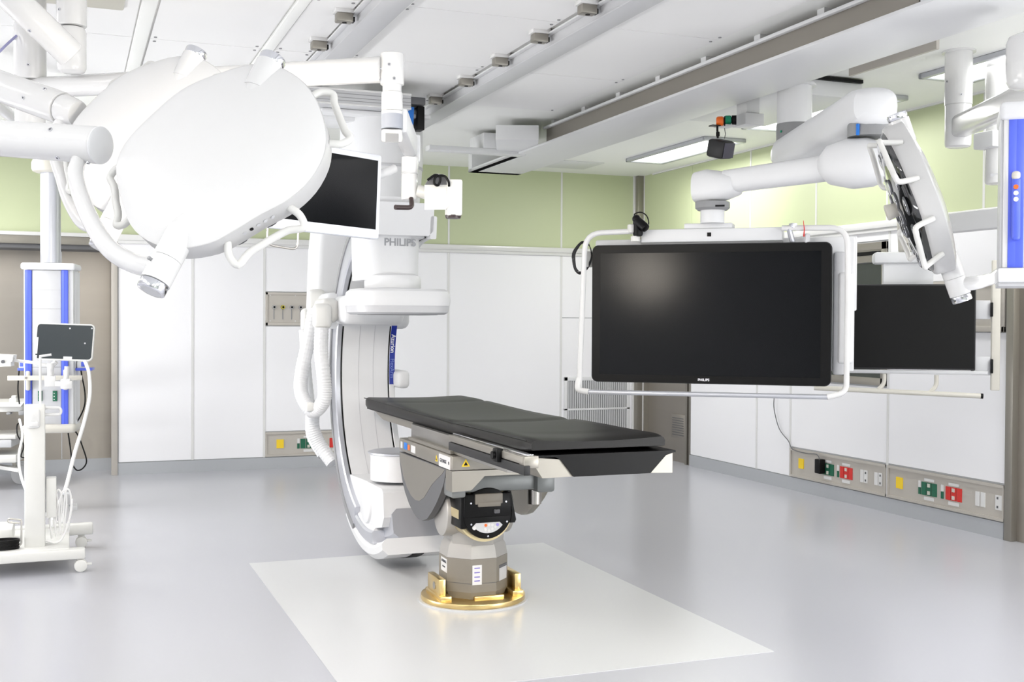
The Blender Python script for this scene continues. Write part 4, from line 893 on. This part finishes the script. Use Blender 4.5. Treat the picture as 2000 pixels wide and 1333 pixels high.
# lower arm: wide shoulder under the elbow tapering to a beam, then the wrist
f0 = at(1692, 318, 5.75); f1 = at(1400, 358, 6.25); dh = V((f1.x-f0.x, f1.y-f0.y, 0)).normalized()
m = MB(); arm_sec(m, [f0-dh*.13, f0-dh*.10, f0-dh*.02, f0+dh*.08, f0+dh*.18, f0+dh*.23], [.05, .11, .13, .13, .115, .07], [.05, .09, .12, .125, .10, .05]); m.prism([at(*q, 5.72) for q in ((1610, 330), (1632, 280), (1700, 262), (1742, 262), (1745, 330), (1700, 371), (1640, 362))], v*.18) if 0 else None; m.build('shoulder_cover', WHS, t, sharp=50)
m = MB(); arm_sec(m, [f0.lerp(f1, .12), f0.lerp(f1, .6), f0.lerp(f1, .93)], [.07, .07, .07], [.068, .064, .062]); m.build('lower_beam', WHS, t, sharp=50)
m = MB(); g = at(1392, 365, 6.27); arm_sec(m, [g-dh*.16, g-dh*.14, g-dh*.06, g+dh*.02, g+dh*.09, g+dh*.115], [.05, .085, .10, .10, .085, .03], [.03, .055, .08, .095, .085, .03]); m.build('wrist_cover', WHS, t, sharp=50)
gz = at(1390, 395, 6.27).z; m = MB(); m.lathe((g.x, g.y, gz), (0, 0, -1), [(0, .092), (.004, .094), (.034, .094), (.046, .08)], 36); cg = m.build('collar', MG, t)
m = MB(); r, u, v = vframe(1405, 402); m.box(V((g.x, g.y, gz-.02))-v*.092+r*.04, (.05, .006, .01), ax=(r, v, u)); m.build('collar_slot', BLK, cg)
m = MB(); m.cyl((g.x, g.y, gz-.04), (g.x, g.y, o5.z+h5+.11), .066, n=32); m.build('lower_post', WHS, t)

# ================================================================ SECOND MONITOR (behind, right)
bl, brt, tl, trt = at(1612, 720, 7.45), at(1906, 724, 7.25), at(1612, 558, 7.45), at(1906, 553, 7.25)
r6 = (brt-bl); r6.z = 0; r6.normalize(); n6 = r6.cross(V((0, 0, 1))); u6 = V((0, 0, 1)); o6 = (bl+brt+tl+trt)/4; w6 = (brt-bl).dot(r6)/2; h6 = (tl.z-bl.z+trt.z-brt.z)/4
t = thing('rear_monitor', 'second large matt black monitor with no visible frame, behind and right of the biggest monitor', 'monitor', o6-u6*h6)
def P6(px, py, off=0):
    d = ray(px, py); o = o6+n6*off; return C0+d*((o-C0).dot(n6)/d.dot(n6))
m = MB(); frame_box(m, o6, r6, u6, n6, -w6, w6, -h6, h6, -.05, -.001, .004); m.build('monitor_case', SATB, t)
m = MB(); frame_box(m, o6, r6, u6, n6, -w6+.008, w6-.008, -h6+.01, h6-.01, -.001, .0008); m.build('screen', SCR2, t)
def fb(m, px0, py0, px1, py1, d0, d1, bev=.004):
    a, b = P6(px0, py0), P6(px1, py1); frame_box(m, o6, r6, u6, n6, (a-o6).dot(r6), (b-o6).dot(r6), (b-o6).dot(u6), (a-o6).dot(u6), d0, d1, bev)
m = MB(); fb(m, 1899, 587, 1936, 624, -.06, -.03); fb(m, 1899, 697, 1936, 734, -.06, -.03); fb(m, 1660, 722, 1930, 733, -.05, .0); m.build('side_bracket', LG, t)
m = MB(); fb(m, 1936, 591, 1940, 619, -.06, -.0); fb(m, 1936, 702, 1940, 730, -.06, 0); m.build('bracket_edge', BLK, t)
m = MB(); fb(m, 1940, 508, 1954, 764, -.06, -.02, .006); m.build('side_post', CREAM, t)
m = MB(); m.tube([P6(1590, 758, .0), P6(1915, 774, .0)], .0165, 14); m.mi = 1; m.tube([P6(1915, 774, 0), P6(1920, 774.3, 0)], .0168, 14); m.build('lower_handle', [CREAM, BLK], t)
m = MB(); m.tube(fillet([P6(1829, 733, -.02), P6(1829, 755, -.02), P6(1815, 768, 0)], .05), .014, 10); m.build('handle_strut', CREAM, t)
m = MB(); m.tube(fillet([P6(1727, 728, -.02), P6(1727, 750, -.02), P6(1715, 762, 0)], .05), .014, 10); m.build('handle_strut', CREAM, t)
m = MB(); m.rings([rpoly(o6, r6, u6, n6, (P6(1728, 500)-o6).dot(r6), (P6(1826, 500)-o6).dot(r6), h6-.05, (P6(1760, 506)-o6).z, .03, d) for d in (-.16, -.06)]); fb(m, 1708, 492, 1800, 514, -.2, -.02, .02); fb(m, 1797, 495, 1826, 520, -.2, -.05, .02); m.build('rear_cover', WHS, t)
m = MB(); a = P6(1775, 440, -.12); b = P6(1775, 493, -.12); m.cyl(P6(1772, 424, -.12), b, .065, n=30, bev=.012); m.build('arm_joint', CREAM, t)
m = MB(); m.mi = 0; q = P6(1770, 478, -.045); m.box(q, (.03, .008, .018), .003); m.build('joint_screw', STEEL, t)
m = MB(); a = P6(1790, 444, -.12); r, u, v = vframe(1790, 440); m.cyl(a+v*.02, a-v*.09, .055, n=30, bev=.01); m.build('pivot_disc', CREAM, t)
b = at(2060, 415, 6.4); m = MB(); m.box((a+b)/2+V((0, 0, -.0)), ((b-a).length, .09, .12), .012, ax=((b-a).normalized(), (b-a).normalized().cross(V((0, 0, 1))).normalized()*-1, V((0, 0, 1)))); m.build('support_arm', WHS, t)

# ================================================================ RIGHT-HAND BOOM COLUMNS AND BLUE PENDANT
vr = -ray(1880, 200).normalized()
for (px, py, D, rad, zb, lab, seg) in ((1873, 100, None, .078, 288, 'white ceiling column with screws, left of the two at upper right', 205), (1949, 113, None, .070, 360, 'white ceiling column, right of the two at upper right, ending in a labelled cylinder', 275)):
    p = onz(px, py, ZC); Dd = (p-C0).dot(FW); zj = at(px, seg, Dd).z; zl = at(px, zb, Dd).z
    t = thing('ceiling_column', lab, 'column', (p.x, p.y, ZC-.01), 'white boom arms and columns')
    m = MB(); m.lathe((p.x, p.y, ZC), (0, 0, -1), [(0, rad*1.22), (.01, rad*1.22), (.011, rad), (ZC-zj, rad)], 36); m.build('upper_tube', WH, t)
    m = MB(); m.lathe((p.x, p.y, zj), (0, 0, -1), [(0, rad*.93), (.003, rad*.93), (.004, rad*.96), (zj-zl-.02, rad*.96), (zj-zl-.006, rad*.9), (zj-zl, rad*.75)], 36); m.build('lower_tube', WH, t)
    screws_on(t, (p.x, p.y, ZC), (p.x, p.y, zj), rad, ((.60, -1.5), (.58, .9), (.85, -.2)) if px < 1900 else (), vr)
    if px < 1900: PC = p
    else:
        m = MB(); m.box(V((p.x, p.y, zj-.0)), (.22, .16, .10), .01); m.build('bracket', WHS, t)
        m = MB(); q = V((p.x, p.y, zj-.06))+vr*(rad*.96); r, u, v = vframe(px, 320); m.box(V((p.x, p.y, at(px, 340, Dd).z))+vr*(rad*.955), (.07, .002, .02), ax=(r, v, u)); m.build('type_label', LG, t)
a = V((PC.x, PC.y, at(1870, 252, 6.8).z)); b = at(2090, 150, 4.9)
t = thing('ceiling_boom', 'white square-edged boom arm rising to the right from the screwed column', 'boom arm', a, 'white boom arms and columns')
m = MB(); d_ = (b-a).normalized(); s_ = d_.cross(V((0, 0, 1))).normalized(); m.box((a+b)/2, ((b-a).length, .10, .13), .03, ax=(d_, s_, s_.cross(d_)), seg=3); m.build('arm_tube', WH, t)
m = MB(); m.box((a+b)/2+vr*.04-V((0, 0, .01)), ((b-a).length, .03, .02), .004, ax=(d_, s_, s_.cross(d_))); m.build('groove', LG, t)
q = at(2010, 120, 5.0); m = MB(); m.cyl(q+V((0, 0, .12)), q-V((0, 0, .12)), .095, n=36, bev=.04); tag(m.build('boom_joint', WH), 'round white boom joint cut off by the right picture edge', 'boom joint')
# pendant
D = 4.3; u = V((0, 0, 1)); YW = CYAW+math.radians(21); r = V((math.cos(YW), -math.sin(YW), 0)); v = V((math.sin(YW), math.cos(YW), 0)); C1 = at(2000, 380, D)
def Q(px, py, off=0): d = ray(px, py); return C0+d*((C1-C0).dot(v)/d.dot(v))-v*off
t = thing('supply_pendant', 'ceiling supply pendant with bright blue strips cut off by the right picture edge', 'pendant', Q(2050, 555))
def pb(m, px0, py0, px1, py1, d0, d1, bev=.003, seg=2):
    a, b = Q(px0, py0), Q(px1, py1); c = (a+b)/2-v*((d0+d1)/2); m.box(c, (abs((b-a).dot(r)), abs(d1-d0), abs(a.z-b.z)), bev, ax=(r, v, u), seg=seg)
m = MB(); pb(m, 1958, 222, 2150, 530, -.3, -.02, .01); m.build('pendant_body', WHS, t)
m = MB(); pb(m, 1953, 200, 2155, 224, -.32, .02, .02, 3); m.build('top_cap', WHS, t)
m = MB(); pb(m, 1948, 524, 2155, 551, -.32, .02, .01); m.mi = 1; pb(m, 1950, 551, 2155, 558, -.31, .0, .002); m.build('bottom_cap', [WHS, LG], t)
for x0, x1 in ((1971, 1984), (1984.5, 1998), (2080, 2108)):
    m = MB(); pb(m, x0, 225, x1, 523, -.02, .0, .003); m.build('blue_strip', BLUE, t)
m = MB(); pb(m, 1961, 225, 1970, 523, -.02, -.004); pb(m, 1999, 225, 2078, 523, -.02, -.004); m.build('front_panel', WH, t)
m = MB(); pb(m, 1956, 222, 1959, 523, -.3, -.015); m.build('side_edge', LG, t)
t = thing('hand_control', 'blue hand control with round buttons hanging on the right pendant strip', 'remote control', Q(1983, 470, .02))
m = MB(); pb(m, 1976, 348, 1992, 470, .0, .03, .012, 3); m.build('control_body', BLUE, t)
m = MB(); a = Q(1984, 344); pb(m, 1975.5, 336, 1992.5, 352, .0, .034, .012, 3); m.build('control_hook', CREAM, t)
for py, mm in ((367, ORG), (379, WH), (391, WH)): m = MB(); q = Q(1983.5, py, .03); m.cyl(q, q-v*.004, .009, n=18); m.build('button', mm, t)
# blue tape on the light arm
q = at(1945, 541, 4.85); m = MB(); m.cyl(q+V((-.008, 0, -.004)), q+V((.012, 0, .004)), .022, n=14); tag(m.build('blue_tape', BLUE), 'strip of blue tape round the thin arm of the right surgical light', 'tape')

# ================================================================ LOUDSPEAKER AND SIGNAL LAMPS
D = 7.3; r, u, v = vframe(1408, 290)
t = thing('loudspeaker', 'small black loudspeaker tilted down, hanging under the ceiling near the far lights', 'loudspeaker', at(1408, 315, D))
fr_ = (r*.80-v*.55-u*.18).normalized(); sd = fr_.cross(u).normalized(); up_ = sd.cross(fr_).normalized()
c = at(1407, 291, D); m = MB(); m.box(c, (.13, .13, .115), .02, ax=(sd, fr_, (up_+r*-.0).normalized())); m.build('speaker_box', SATB, t)
m = MB(); m.box(c+fr_*.066, (.11, .004, .095), .001, ax=(sd, fr_, up_)); m.build('speaker_grille', mat('speaker_grille', (82, 80, 92), .7), t)
m = MB(); m.tube([at(1402, 270, D), at(1401, 255, D), at(1401, 246, D)], .007, 8); m.box(at(1402, 262, D), (.02, .02, .03), .004); m.box(at(1396, 246, D), (.06, .05, .006)); m.build('hanging_bracket', BLK, t)
m = MB(); m.tube([at(1415, 271, D), at(1417, 262, D), at(1415, 250, D)], .0025, 6); m.build('wire', DG, t)
a = at(1480, 222, 7.5); t = thing('signal_lamp_box', 'white ceiling box with orange and green signal lamps above the loudspeaker', 'signal lamp', at(1455, 250, 7.5))
m = MB(); m.box(at(1461, 236, 7.5), (.14, .16, .075), .004); m.build('lamp_box', WHS, t); m = MB(); m.box(at(1461, 228, 7.5)+V((0, 0, .08)), (.10, .12, .13), .004); m.build('box_mount', WHS, t)
for px, py, mm, nm, D2 in ((1408, 237, ORG, 'orange_lamp', 7.3), (1423, 235, TEAL, 'green_lamp', 7.42)):
    q = at(px, py, D2); m = MB(); m.cyl(q-r*.03, q+r*.02, .031, n=20, bev=.012); m.mi = 1; m.cyl(q+r*.02, q+r*(.05 if nm[0] == 'g' else .028), .031, n=20); m.build(nm, [mm, BLK], t)
m = MB(); m.box(at(1415, 247, 7.4), (.10, .10, .012), .002); m.build('lamp_bracket', WHS, t)

# ================================================================ LEFT PENDANT
u = V((0, 0, 1)); YW = CYAW-math.radians(12); r = V((math.cos(YW), -math.sin(YW), 0)); v = V((math.sin(YW), math.cos(YW), 0)); D = 8.6; C1 = at(95, 680, D)
t = thing('supply_pendant', 'ceiling supply pendant with blue strips and green sockets, left, on a silver column', 'pendant', Q(95, 845))
m = MB(); pb(m, 45, 523, 143, 835, -.25, -.02, .01); pb(m, 141, 530, 146, 835, -.25, -.06, .004); m.build('pendant_body', WHS, t)
m = MB(); pb(m, 40, 513, 148, 528, -.28, .02, .02, 3); m.build('top_cap', WHS, t)
m = MB(); pb(m, 42, 830, 149, 846, -.28, .03, .03, 3); m.build('bottom_tray', CREAM, t)
for x0, x1 in ((48, 62), (119.5, 133)):
    m = MB(); pb(m, x0, 528, x1, 830, -.022, .0, .004); m.bb(0, 0, 0, 0, 0, 0) if 0 else None; s_ = m.build('blue_strip', BLUE, t)
    m = MB(); pb(m, (x0+x1)/2-.7, 529, (x0+x1)/2+.3, 829, .0, .001); m.build('groove', mat('deep_blue', (60, 76, 190), .4), s_)
m = MB(); pb(m, 62.5, 528, 119, 830, -.022, -.006, .002); pn = m.build('front_panel', LG, t)
m = MB(); pb(m, 62.5, 603, 119, 604, -.007, -.005); pb(m, 62.5, 566, 119, 566.8, -.007, -.005); pb(m, 62.5, 717, 119, 718, -.007, -.005); m.build('panel_joint', MG, pn)
for x0 in (74, 103): 
    m = MB(); pb(m, x0, 764, x0+8.5, 784, -.006, .004, .001); s_ = m.build('green_socket', GRN, t)
    m = MB()
    for yy in (768, 774, 780): pb(m, x0+2, yy, x0+4, yy+1.6, .004, .005)
    m.build('socket_hole', WH, s_)
a = Q(94, 513); q = Q(94, 335); ax_ = V((a.x, a.y, 0))+v*.1
m = MB(); m.cyl((ax_.x, ax_.y, a.z), (ax_.x, ax_.y, q.z), .073, n=36); m.build('silver_column', SILV, t)
m = MB(); m.cyl((ax_.x, ax_.y, Q(94, 335).z), (ax_.x, ax_.y, Q(94, 308).z), .135, n=36, bev=.03); m.box((ax_.x+.05, ax_.y, Q(94, 303).z), (.2, .15, .03), .004); m.build('column_head', CREAM, t)
m = MB(); m.cyl((ax_.x, ax_.y, Q(94, 303).z), (ax_.x, ax_.y, ZC), .07, n=30); m.build('upper_column', WH, t)
for x0, x1 in ((33, 44), (147, 165)):
    m = MB(); pb(m, x0, 706, x1, 722, -.2, -.06, .01); m.build('side_box', WHS, t); m = MB(); pb(m, x0-2, 720, x1+12 if x1 > 100 else x1, 725, -.2, -.05, .003); pb(m, x1-9, 708, x1-2, 717, -.06, -.055); m.build('blue_bracket', BLUE, t)
# rail with clamps in front of the pendant
t = thing('equipment_rail', 'beige horizontal equipment rail clamped across the left pendant', 'rail', Q(88, 742, .05))
m = MB(); pb(m, 17, 734, 162, 742.5, .03, .045, .002); m.build('rail_bar', CREAM, t)
m = MB(); pb(m, 51, 725, 60, 763, .0, .032, .012, 3); pb(m, 124, 722, 134, 762, .0, .03, .01); m.build('rail_clamp', CREAM, t)
m = MB(); q = Q(53, 738, .045); m.cyl(q, q-v*.006, .008, n=14); m.build('screw', STEEL, t)
# tablet display
D = 8.25; t = thing('tablet_display', 'small dark tablet screen in white rounded frame mounted before the left pendant', 'display', at(128, 705, D))
a, b = at(70, 628, D), at(184, 707, D); q = (at(68, 705, D)+at(184, 632, D))/2; rt_ = (r+V((0, 0, -.03))).normalized(); up2 = (V((0, 0, 1))+r*.06+v*.1).normalized(); nt_ = rt_.cross(up2).normalized()*1
W_, H_ = (b-a).dot(r)/2-.006, (a.z-b.z)/2-.01
m = MB(); m.rings([rpoly(q, rt_, up2, nt_, -W_+e, W_-e, -H_+e, H_-e, .03, d) for e, d in ((.012, -.03), (0, -.02), (0, -.004), (.004, .0))]); cs = m.build('tablet_case', WHP, t)
m = MB(); m.prism(rpoly(q, rt_, up2, nt_, -W_+.010, W_-.010, -H_+.012, H_-.010, .022, .0), nt_*.001); sc_ = m.build('screen', mat('slate_screen', (38, 46, 50), .3), t)
for x_, y_ in ((.03, .10), (.18, .105), (.14, -.005)):
    m = MB(); p_ = q+rt_*x_+up2*y_; m.cyl(p_+nt_*.001, p_+nt_*.002, .006, n=10); m.build('sticker_dot', LG, sc_)
m = MB(); frame_box(m, q, rt_, up2, nt_, -W_+.006, -W_+.022, -.09, .03, .001, .002); frame_box(m, q, rt_, up2, nt_, -W_+.006, -W_+.022, -.135, -.1, .001, .002); frame_box(m, q, rt_, up2, nt_, -.0, .06, -H_+.012, -H_+.03, .001, .002); m.build('paper_label', WH, sc_)
D2 = 8.3
m = MB(); m.cyl(at(110, 707, D2), at(99, 716, D2), .018, n=16); m.cyl(at(99, 713, D2)+V((0, 0, 0)), at(99, 735, D2), .022, n=16); m.box(at(98, 745, D2), (.075, .09, .075), .004); m.box(at(113, 750, D2), (.05, .05, .04), .006); m.build('mounting_arm', WH, t)
m = MB(); m.tube(fillet([at(131, 716, D2), at(130, 735, D2), at(125, 752, D2)], .02), .018, 12); m.tube([at(120, 745, D2), at(138, 745, D2)], .02, 10); m.box(at(130, 752, D2), (.08, .06, .06), .008); m.build('second_clamp', WH, t)
# long thin arm to the left tray
t = thing('folding_support', 'thin white folding arm with flat tray reaching in from the left picture edge', 'arm', at(30, 712, 8.2))
m = MB(); m.tube([at(96, 715, 8.25), at(60, 708, 8.2), at(24, 704, 8.15)], .012, 10); m.cyl(at(99, 710, 8.2), at(99, 721, 8.2), .024, n=16); m.build('arm_rod', WH, t)
m = MB(); m.prism([at(*q, 8.1) for q in ((-20, 692), (26, 694), (24, 706), (21, 708), (21, 716), (-20, 717))], v*.12); m.build('arm_head', WHP, t)
m = MB(); q = at(5, 707, 8.08); m.cyl(q, q+v*.02, .012, n=14); m.build('pivot_screw', DG, t)

# ================================================================ LEFT CARTS AND CABLES
t = thing('equipment_stand', 'white wheeled stand with square column and low flat base, lower left', 'stand', onz(75, 1090, 0))
z_b0, z_b1 = .075, .135
fl = onz(0, 1128, 0); w0 = onz(165, 1117, 0)
yb = w0.y+.01
xR = w0.x+.0
m = MB(); m.bb(-1.05, xR+.005, yb-.03, yb+.05, z_b0, z_b1, .012); m.bb(-.95, -.0, yb+.0, yb+.75, z_b0+.01, z_b1+.005, .01); m.bb(-1.0, xR+.06, yb+.70, yb+.78, z_b0+.01, z_b1+.02, .012); bs = m.build('base', WHP, t)
cxa = onz(68, 1071, z_b1).x; cya = onz(68, 1071, z_b1).y
ztop = (lambda p: C0+ray(70, 792)*((p-C0).dot(FW)))(V((cxa, cya, .9))).z
m = MB(); m.bb(cxa-.055, cxa+.055, cya, cya+.12, z_b1, ztop, .008); colm = m.build('column', WHP, t)
m = MB(); m.bb(cxa-.04, cxa+.03, cya-.028, cya, ztop-.13, ztop-.02, .02, 3); m.bb(cxa-.03, cxa+.02, cya-.034, cya-.02, ztop-.12, ztop-.09, .005); 
for zz in (-.06, -.075): m.cyl((cxa-.005, cya-.034, ztop+zz), (cxa-.005, cya-.028, ztop+zz), .004, n=8)
m.build('holder', WH, t)
m = MB(); m.tube(fillet([V((cxa+.05, cya+.05, ztop-.02)), V((cxa+.14, cya+.04, ztop-.02)), V((cxa+.14, cya+.04, ztop-.06)), V((cxa+.05, cya+.05, ztop-.06))], .02), .009, 10); m.build('side_loop', WH, t)
m = MB(); m.tube([V((cxa+.03, cya+.02, ztop)), V((cxa+.03, cya+.02, ztop+.28))], .007, 8); m.tube([V((cxa+.025, cya+.02, ztop+.28)), V((cxa+.09, cya+.02, ztop+.29))], .007, 8); m.build('thin_post', WH, t)
m = MB(); m.bb(cxa+.06, cxa+.115, cya+.03, cya+.12, .30, .53, .005); m.build('side_box', WHP, t)
m = MB(); m.bb(cxa+.14, cxa+.19, cya+.1, cya+.2, .36, .42, .004); m.bb(cxa+.18, cxa+.23, cya+.12, cya+.2, .32, .35, .003); m.build('cable_hook', LG, t)
def caster(x, y, rad, par, mm=WHP, lev=True):
    m = MB()
    for s in (-1, 1): m.cyl((x+s*.004 if 0 else x, y+s*.008, rad), (x, y+s*.026, rad), rad, n=28, bev=.006)
    cw = m.build('caster_wheel', mm, par)
    m = MB(); m.bb(x-.02, x+.02, y-.01, y+.01, rad, rad*2+.02, .004)
    if lev: m.bb(x+.01, x+rad+.025, y-.012, y+.012, rad+.0, rad+.012, .004)
    m.build('caster_fork', mm, par)
caster(xR-.02, yb+.0, .036, t); caster(xR-.01, yb+.74, .036, t); caster(-.9, yb+0, .036, t); caster(-.9, yb+.74, .036, t)
# things on the base
q = V((cxa-.16, cya-.01, z_b1)); 
m = MB()
for k in range(7): m.tube([q+V((.075*math.cos(a)+random.uniform(-.004, .004), .05*math.sin(a), .012+.0075*k)) for a in [2*math.pi*j/14 for j in range(14)]], .006, 6, smooth=2, closed=True)
tag(m.build('coiled_cable', BLK), 'coil of black cable lying on the base of the white stand', 'cable')
m = MB(); q = V((cxa-.09, cya-.02, z_b1)); m.tube(fillet([q+V((0, 0, .02)), q+V((.02, 0, .03)), q+V((.02, 0, .17)), q+V((-.05, 0, .18)), q+V((-.05, 0, .16)), q+V((.01, 0, .15))], .012), .005, 8); tag(m.build('bent_wire_hook', STEEL), 'bent grey metal hook standing on the white stand base beside the column', 'hook')
m = MB(); m.bb(cxa-.55, cxa-.12, cya+.12, cya+.4, z_b1+.006, z_b1+.10, .02); tag(m.build('white_case', WHP), 'white case on the stand base at the left picture edge', 'case')
# white hoses
CB = [at(166, 706, 8.1), at(174, 730, 8.0), at(175, 775, 7.9), at(163, 830, 7.7), at(146, 885, 7.5), at(128, 955, 7.3), at(108, 1000, 7.2), at(100, 1030, 7.15)]
m = MB(); m.tube(CB, .012, 10, smooth=6); tag(m.build('white_hose', CABW), 'long white hose hanging from the tablet display down to the white stand', 'hose')
CB = [at(38, 820, 8.6), at(44, 850, 8.4), at(37, 890, 8.0), at(41, 930, 7.5), at(60, 975, 7.1), at(95, 1010, 7.0), at(118, 1022, 7.0), at(122, 1005, 7.05)]
m = MB(); m.tube(CB, .009, 10, smooth=6); tag(m.build('white_hose', CABW), 'white hose curving across the front of the white stand column', 'hose')
m = MB()
for k in range(4):
    x = cxa+.09+k*.025; m.tube([V((x, cya+.08, .17+.01*k)), V((x-.012, cya+.07, .30)), V((x+.0, cya+.06, .42+.02*(k % 2))), V((x+.02, cya+.06, .45)), V((x+.03, cya+.07, .38)), V((x+.015, cya+.08, .2))], .0055, 8, smooth=6)
m.tube([V((cxa+.06, cya+.05, .165)), V((cxa+.11, cya+.05, .15)), V((cxa+.15, cya+.06, .18)), V((cxa+.19, cya+.06, .3)), V((cxa+.2, cya+.06, .40))], .007, 8, smooth=6)
tag(m.build('cable_coil', CABW), 'loops of thin white cable hanging beside the white stand column', 'cable')
# black cables behind the pendant
for i, (P, lb_) in enumerate((([(38, 715, 8.78), (35, 760, 8.78), (38, 790, 8.78)], 'short black cable hanging left of the pendant'), ([(143, 838, 8.78), (163, 800, 8.78), (166, 770, 8.78), (160, 735, 8.78), (157, 716, 8.78)], 'wavy black cable hanging right of the pendant, beside the white hose'),
        ([(132, 838, 8.78), (138, 880, 8.78), (141, 905, 8.78), (150, 919, 8.78), (162, 915, 8.78), (169, 900, 8.78), (160, 870, 8.78), (152, 850, 8.78), (142, 838, 8.78)], 'black cable looping below the pendant to near the floor'),
        ([(52, 838, 8.78), (35, 828, 8.78), (34, 850, 8.78), (46, 870, 8.78), (41, 892, 8.78), (52, 894, 8.78)], 'black cable curling below the left side of the pendant'))):
    m = MB(); m.tube([at(*q) for q in P], .0055, 8, smooth=6); tag(m.build('black_cable', BLK), lb_, 'cable')
# far-left trolley with trays
t = thing('tray_trolley', 'white trolley with stacked trays and one caster showing, cut by the left picture edge', 'trolley', onz(0, 950, 0))
D = 9.6
def tr(m, px0, py0, px1, py1, dep=.5, bev=.008): 
    a, b = at(px0, py0, D), at(px1, py1, D); c = (a+b)/2+v*dep/2; m.box(c, (abs((b-a).dot(r)), dep, abs(a.z-b.z)), bev, ax=(r, v, V((0, 0, 1))))
m = MB(); tr(m, -90, 793, 41, 806); m.prism([at(*q, D) for q in ((-90, 795), (40, 795), (47, 786), (-90, 788))], v*.5); m.build('top_tray', WHP, t)
m = MB(); tr(m, 18, 778, 32, 788, .08); tr(m, 22, 773, 31, 780, .06); m.build('clamp_block', WHP, t)
m = MB(); tr(m, 12, 806, 20, 811, .1); tr(m, 36, 803, 47, 812, .06); m.build('tray_lock', MG, t)
m = MB(); tr(m, -90, 851, 28, 860); m.build('middle_tray', WHP, t); m = MB(); tr(m, -80, 860, 20, 876, .45); m.build('drawer', LG, t)
m = MB(); tr(m, -90, 890, 29, 906); m.build('lower_tray', WHP, t)
m = MB(); m.tube([at(-60, 806, D+.2), at(-60, 915, D+.2)], .03, 12); m.build('post', WHP, t)
m = MB(); m.sweep_rect([at(-60, 914, D+.3), at(0, 912, D+.2), at(38, 918, D+.1)], V((v)), .1, .03); lg = m.build('base_leg', WHP, t)
fc = onz(42, 946, 0); caster(fc.x, fc.y, .085, t, LG, lev=False)
m = MB(); m.tube([V((fc.x-.05, fc.y, .1)), V((fc.x-.06, fc.y, .2)), V((fc.x-.02, fc.y, .21))], .02, 10); m.build('caster_arm', CREAM, t)
# second small arm tubes behind the lights (left)
a, b = at(-70, 150, 6.6), at(60, 262, 7.6)
t = arm_tube('ceiling_boom', 'thin grey-white profiled arm sloping down behind the left light arms', (a, b), .04)
a, b = at(128, 240, 4.6), at(420, 226, 4.9); t = arm_tube('ceiling_boom', 'short white tube arm just behind the second surgical light', (a, b), .028)
m = MB(); q = onz(-30, 120, ZC); m.tube([at(-40, 140, 5.3), at(10, 90, 5.35), at(32, 70, 5.42)], .006, 8, smooth=4); tag(m.build('violet_cable', mat('violet_cable', (150, 150, 190), .5)), 'thin violet-grey cable beside the far-left ceiling column', 'cable')
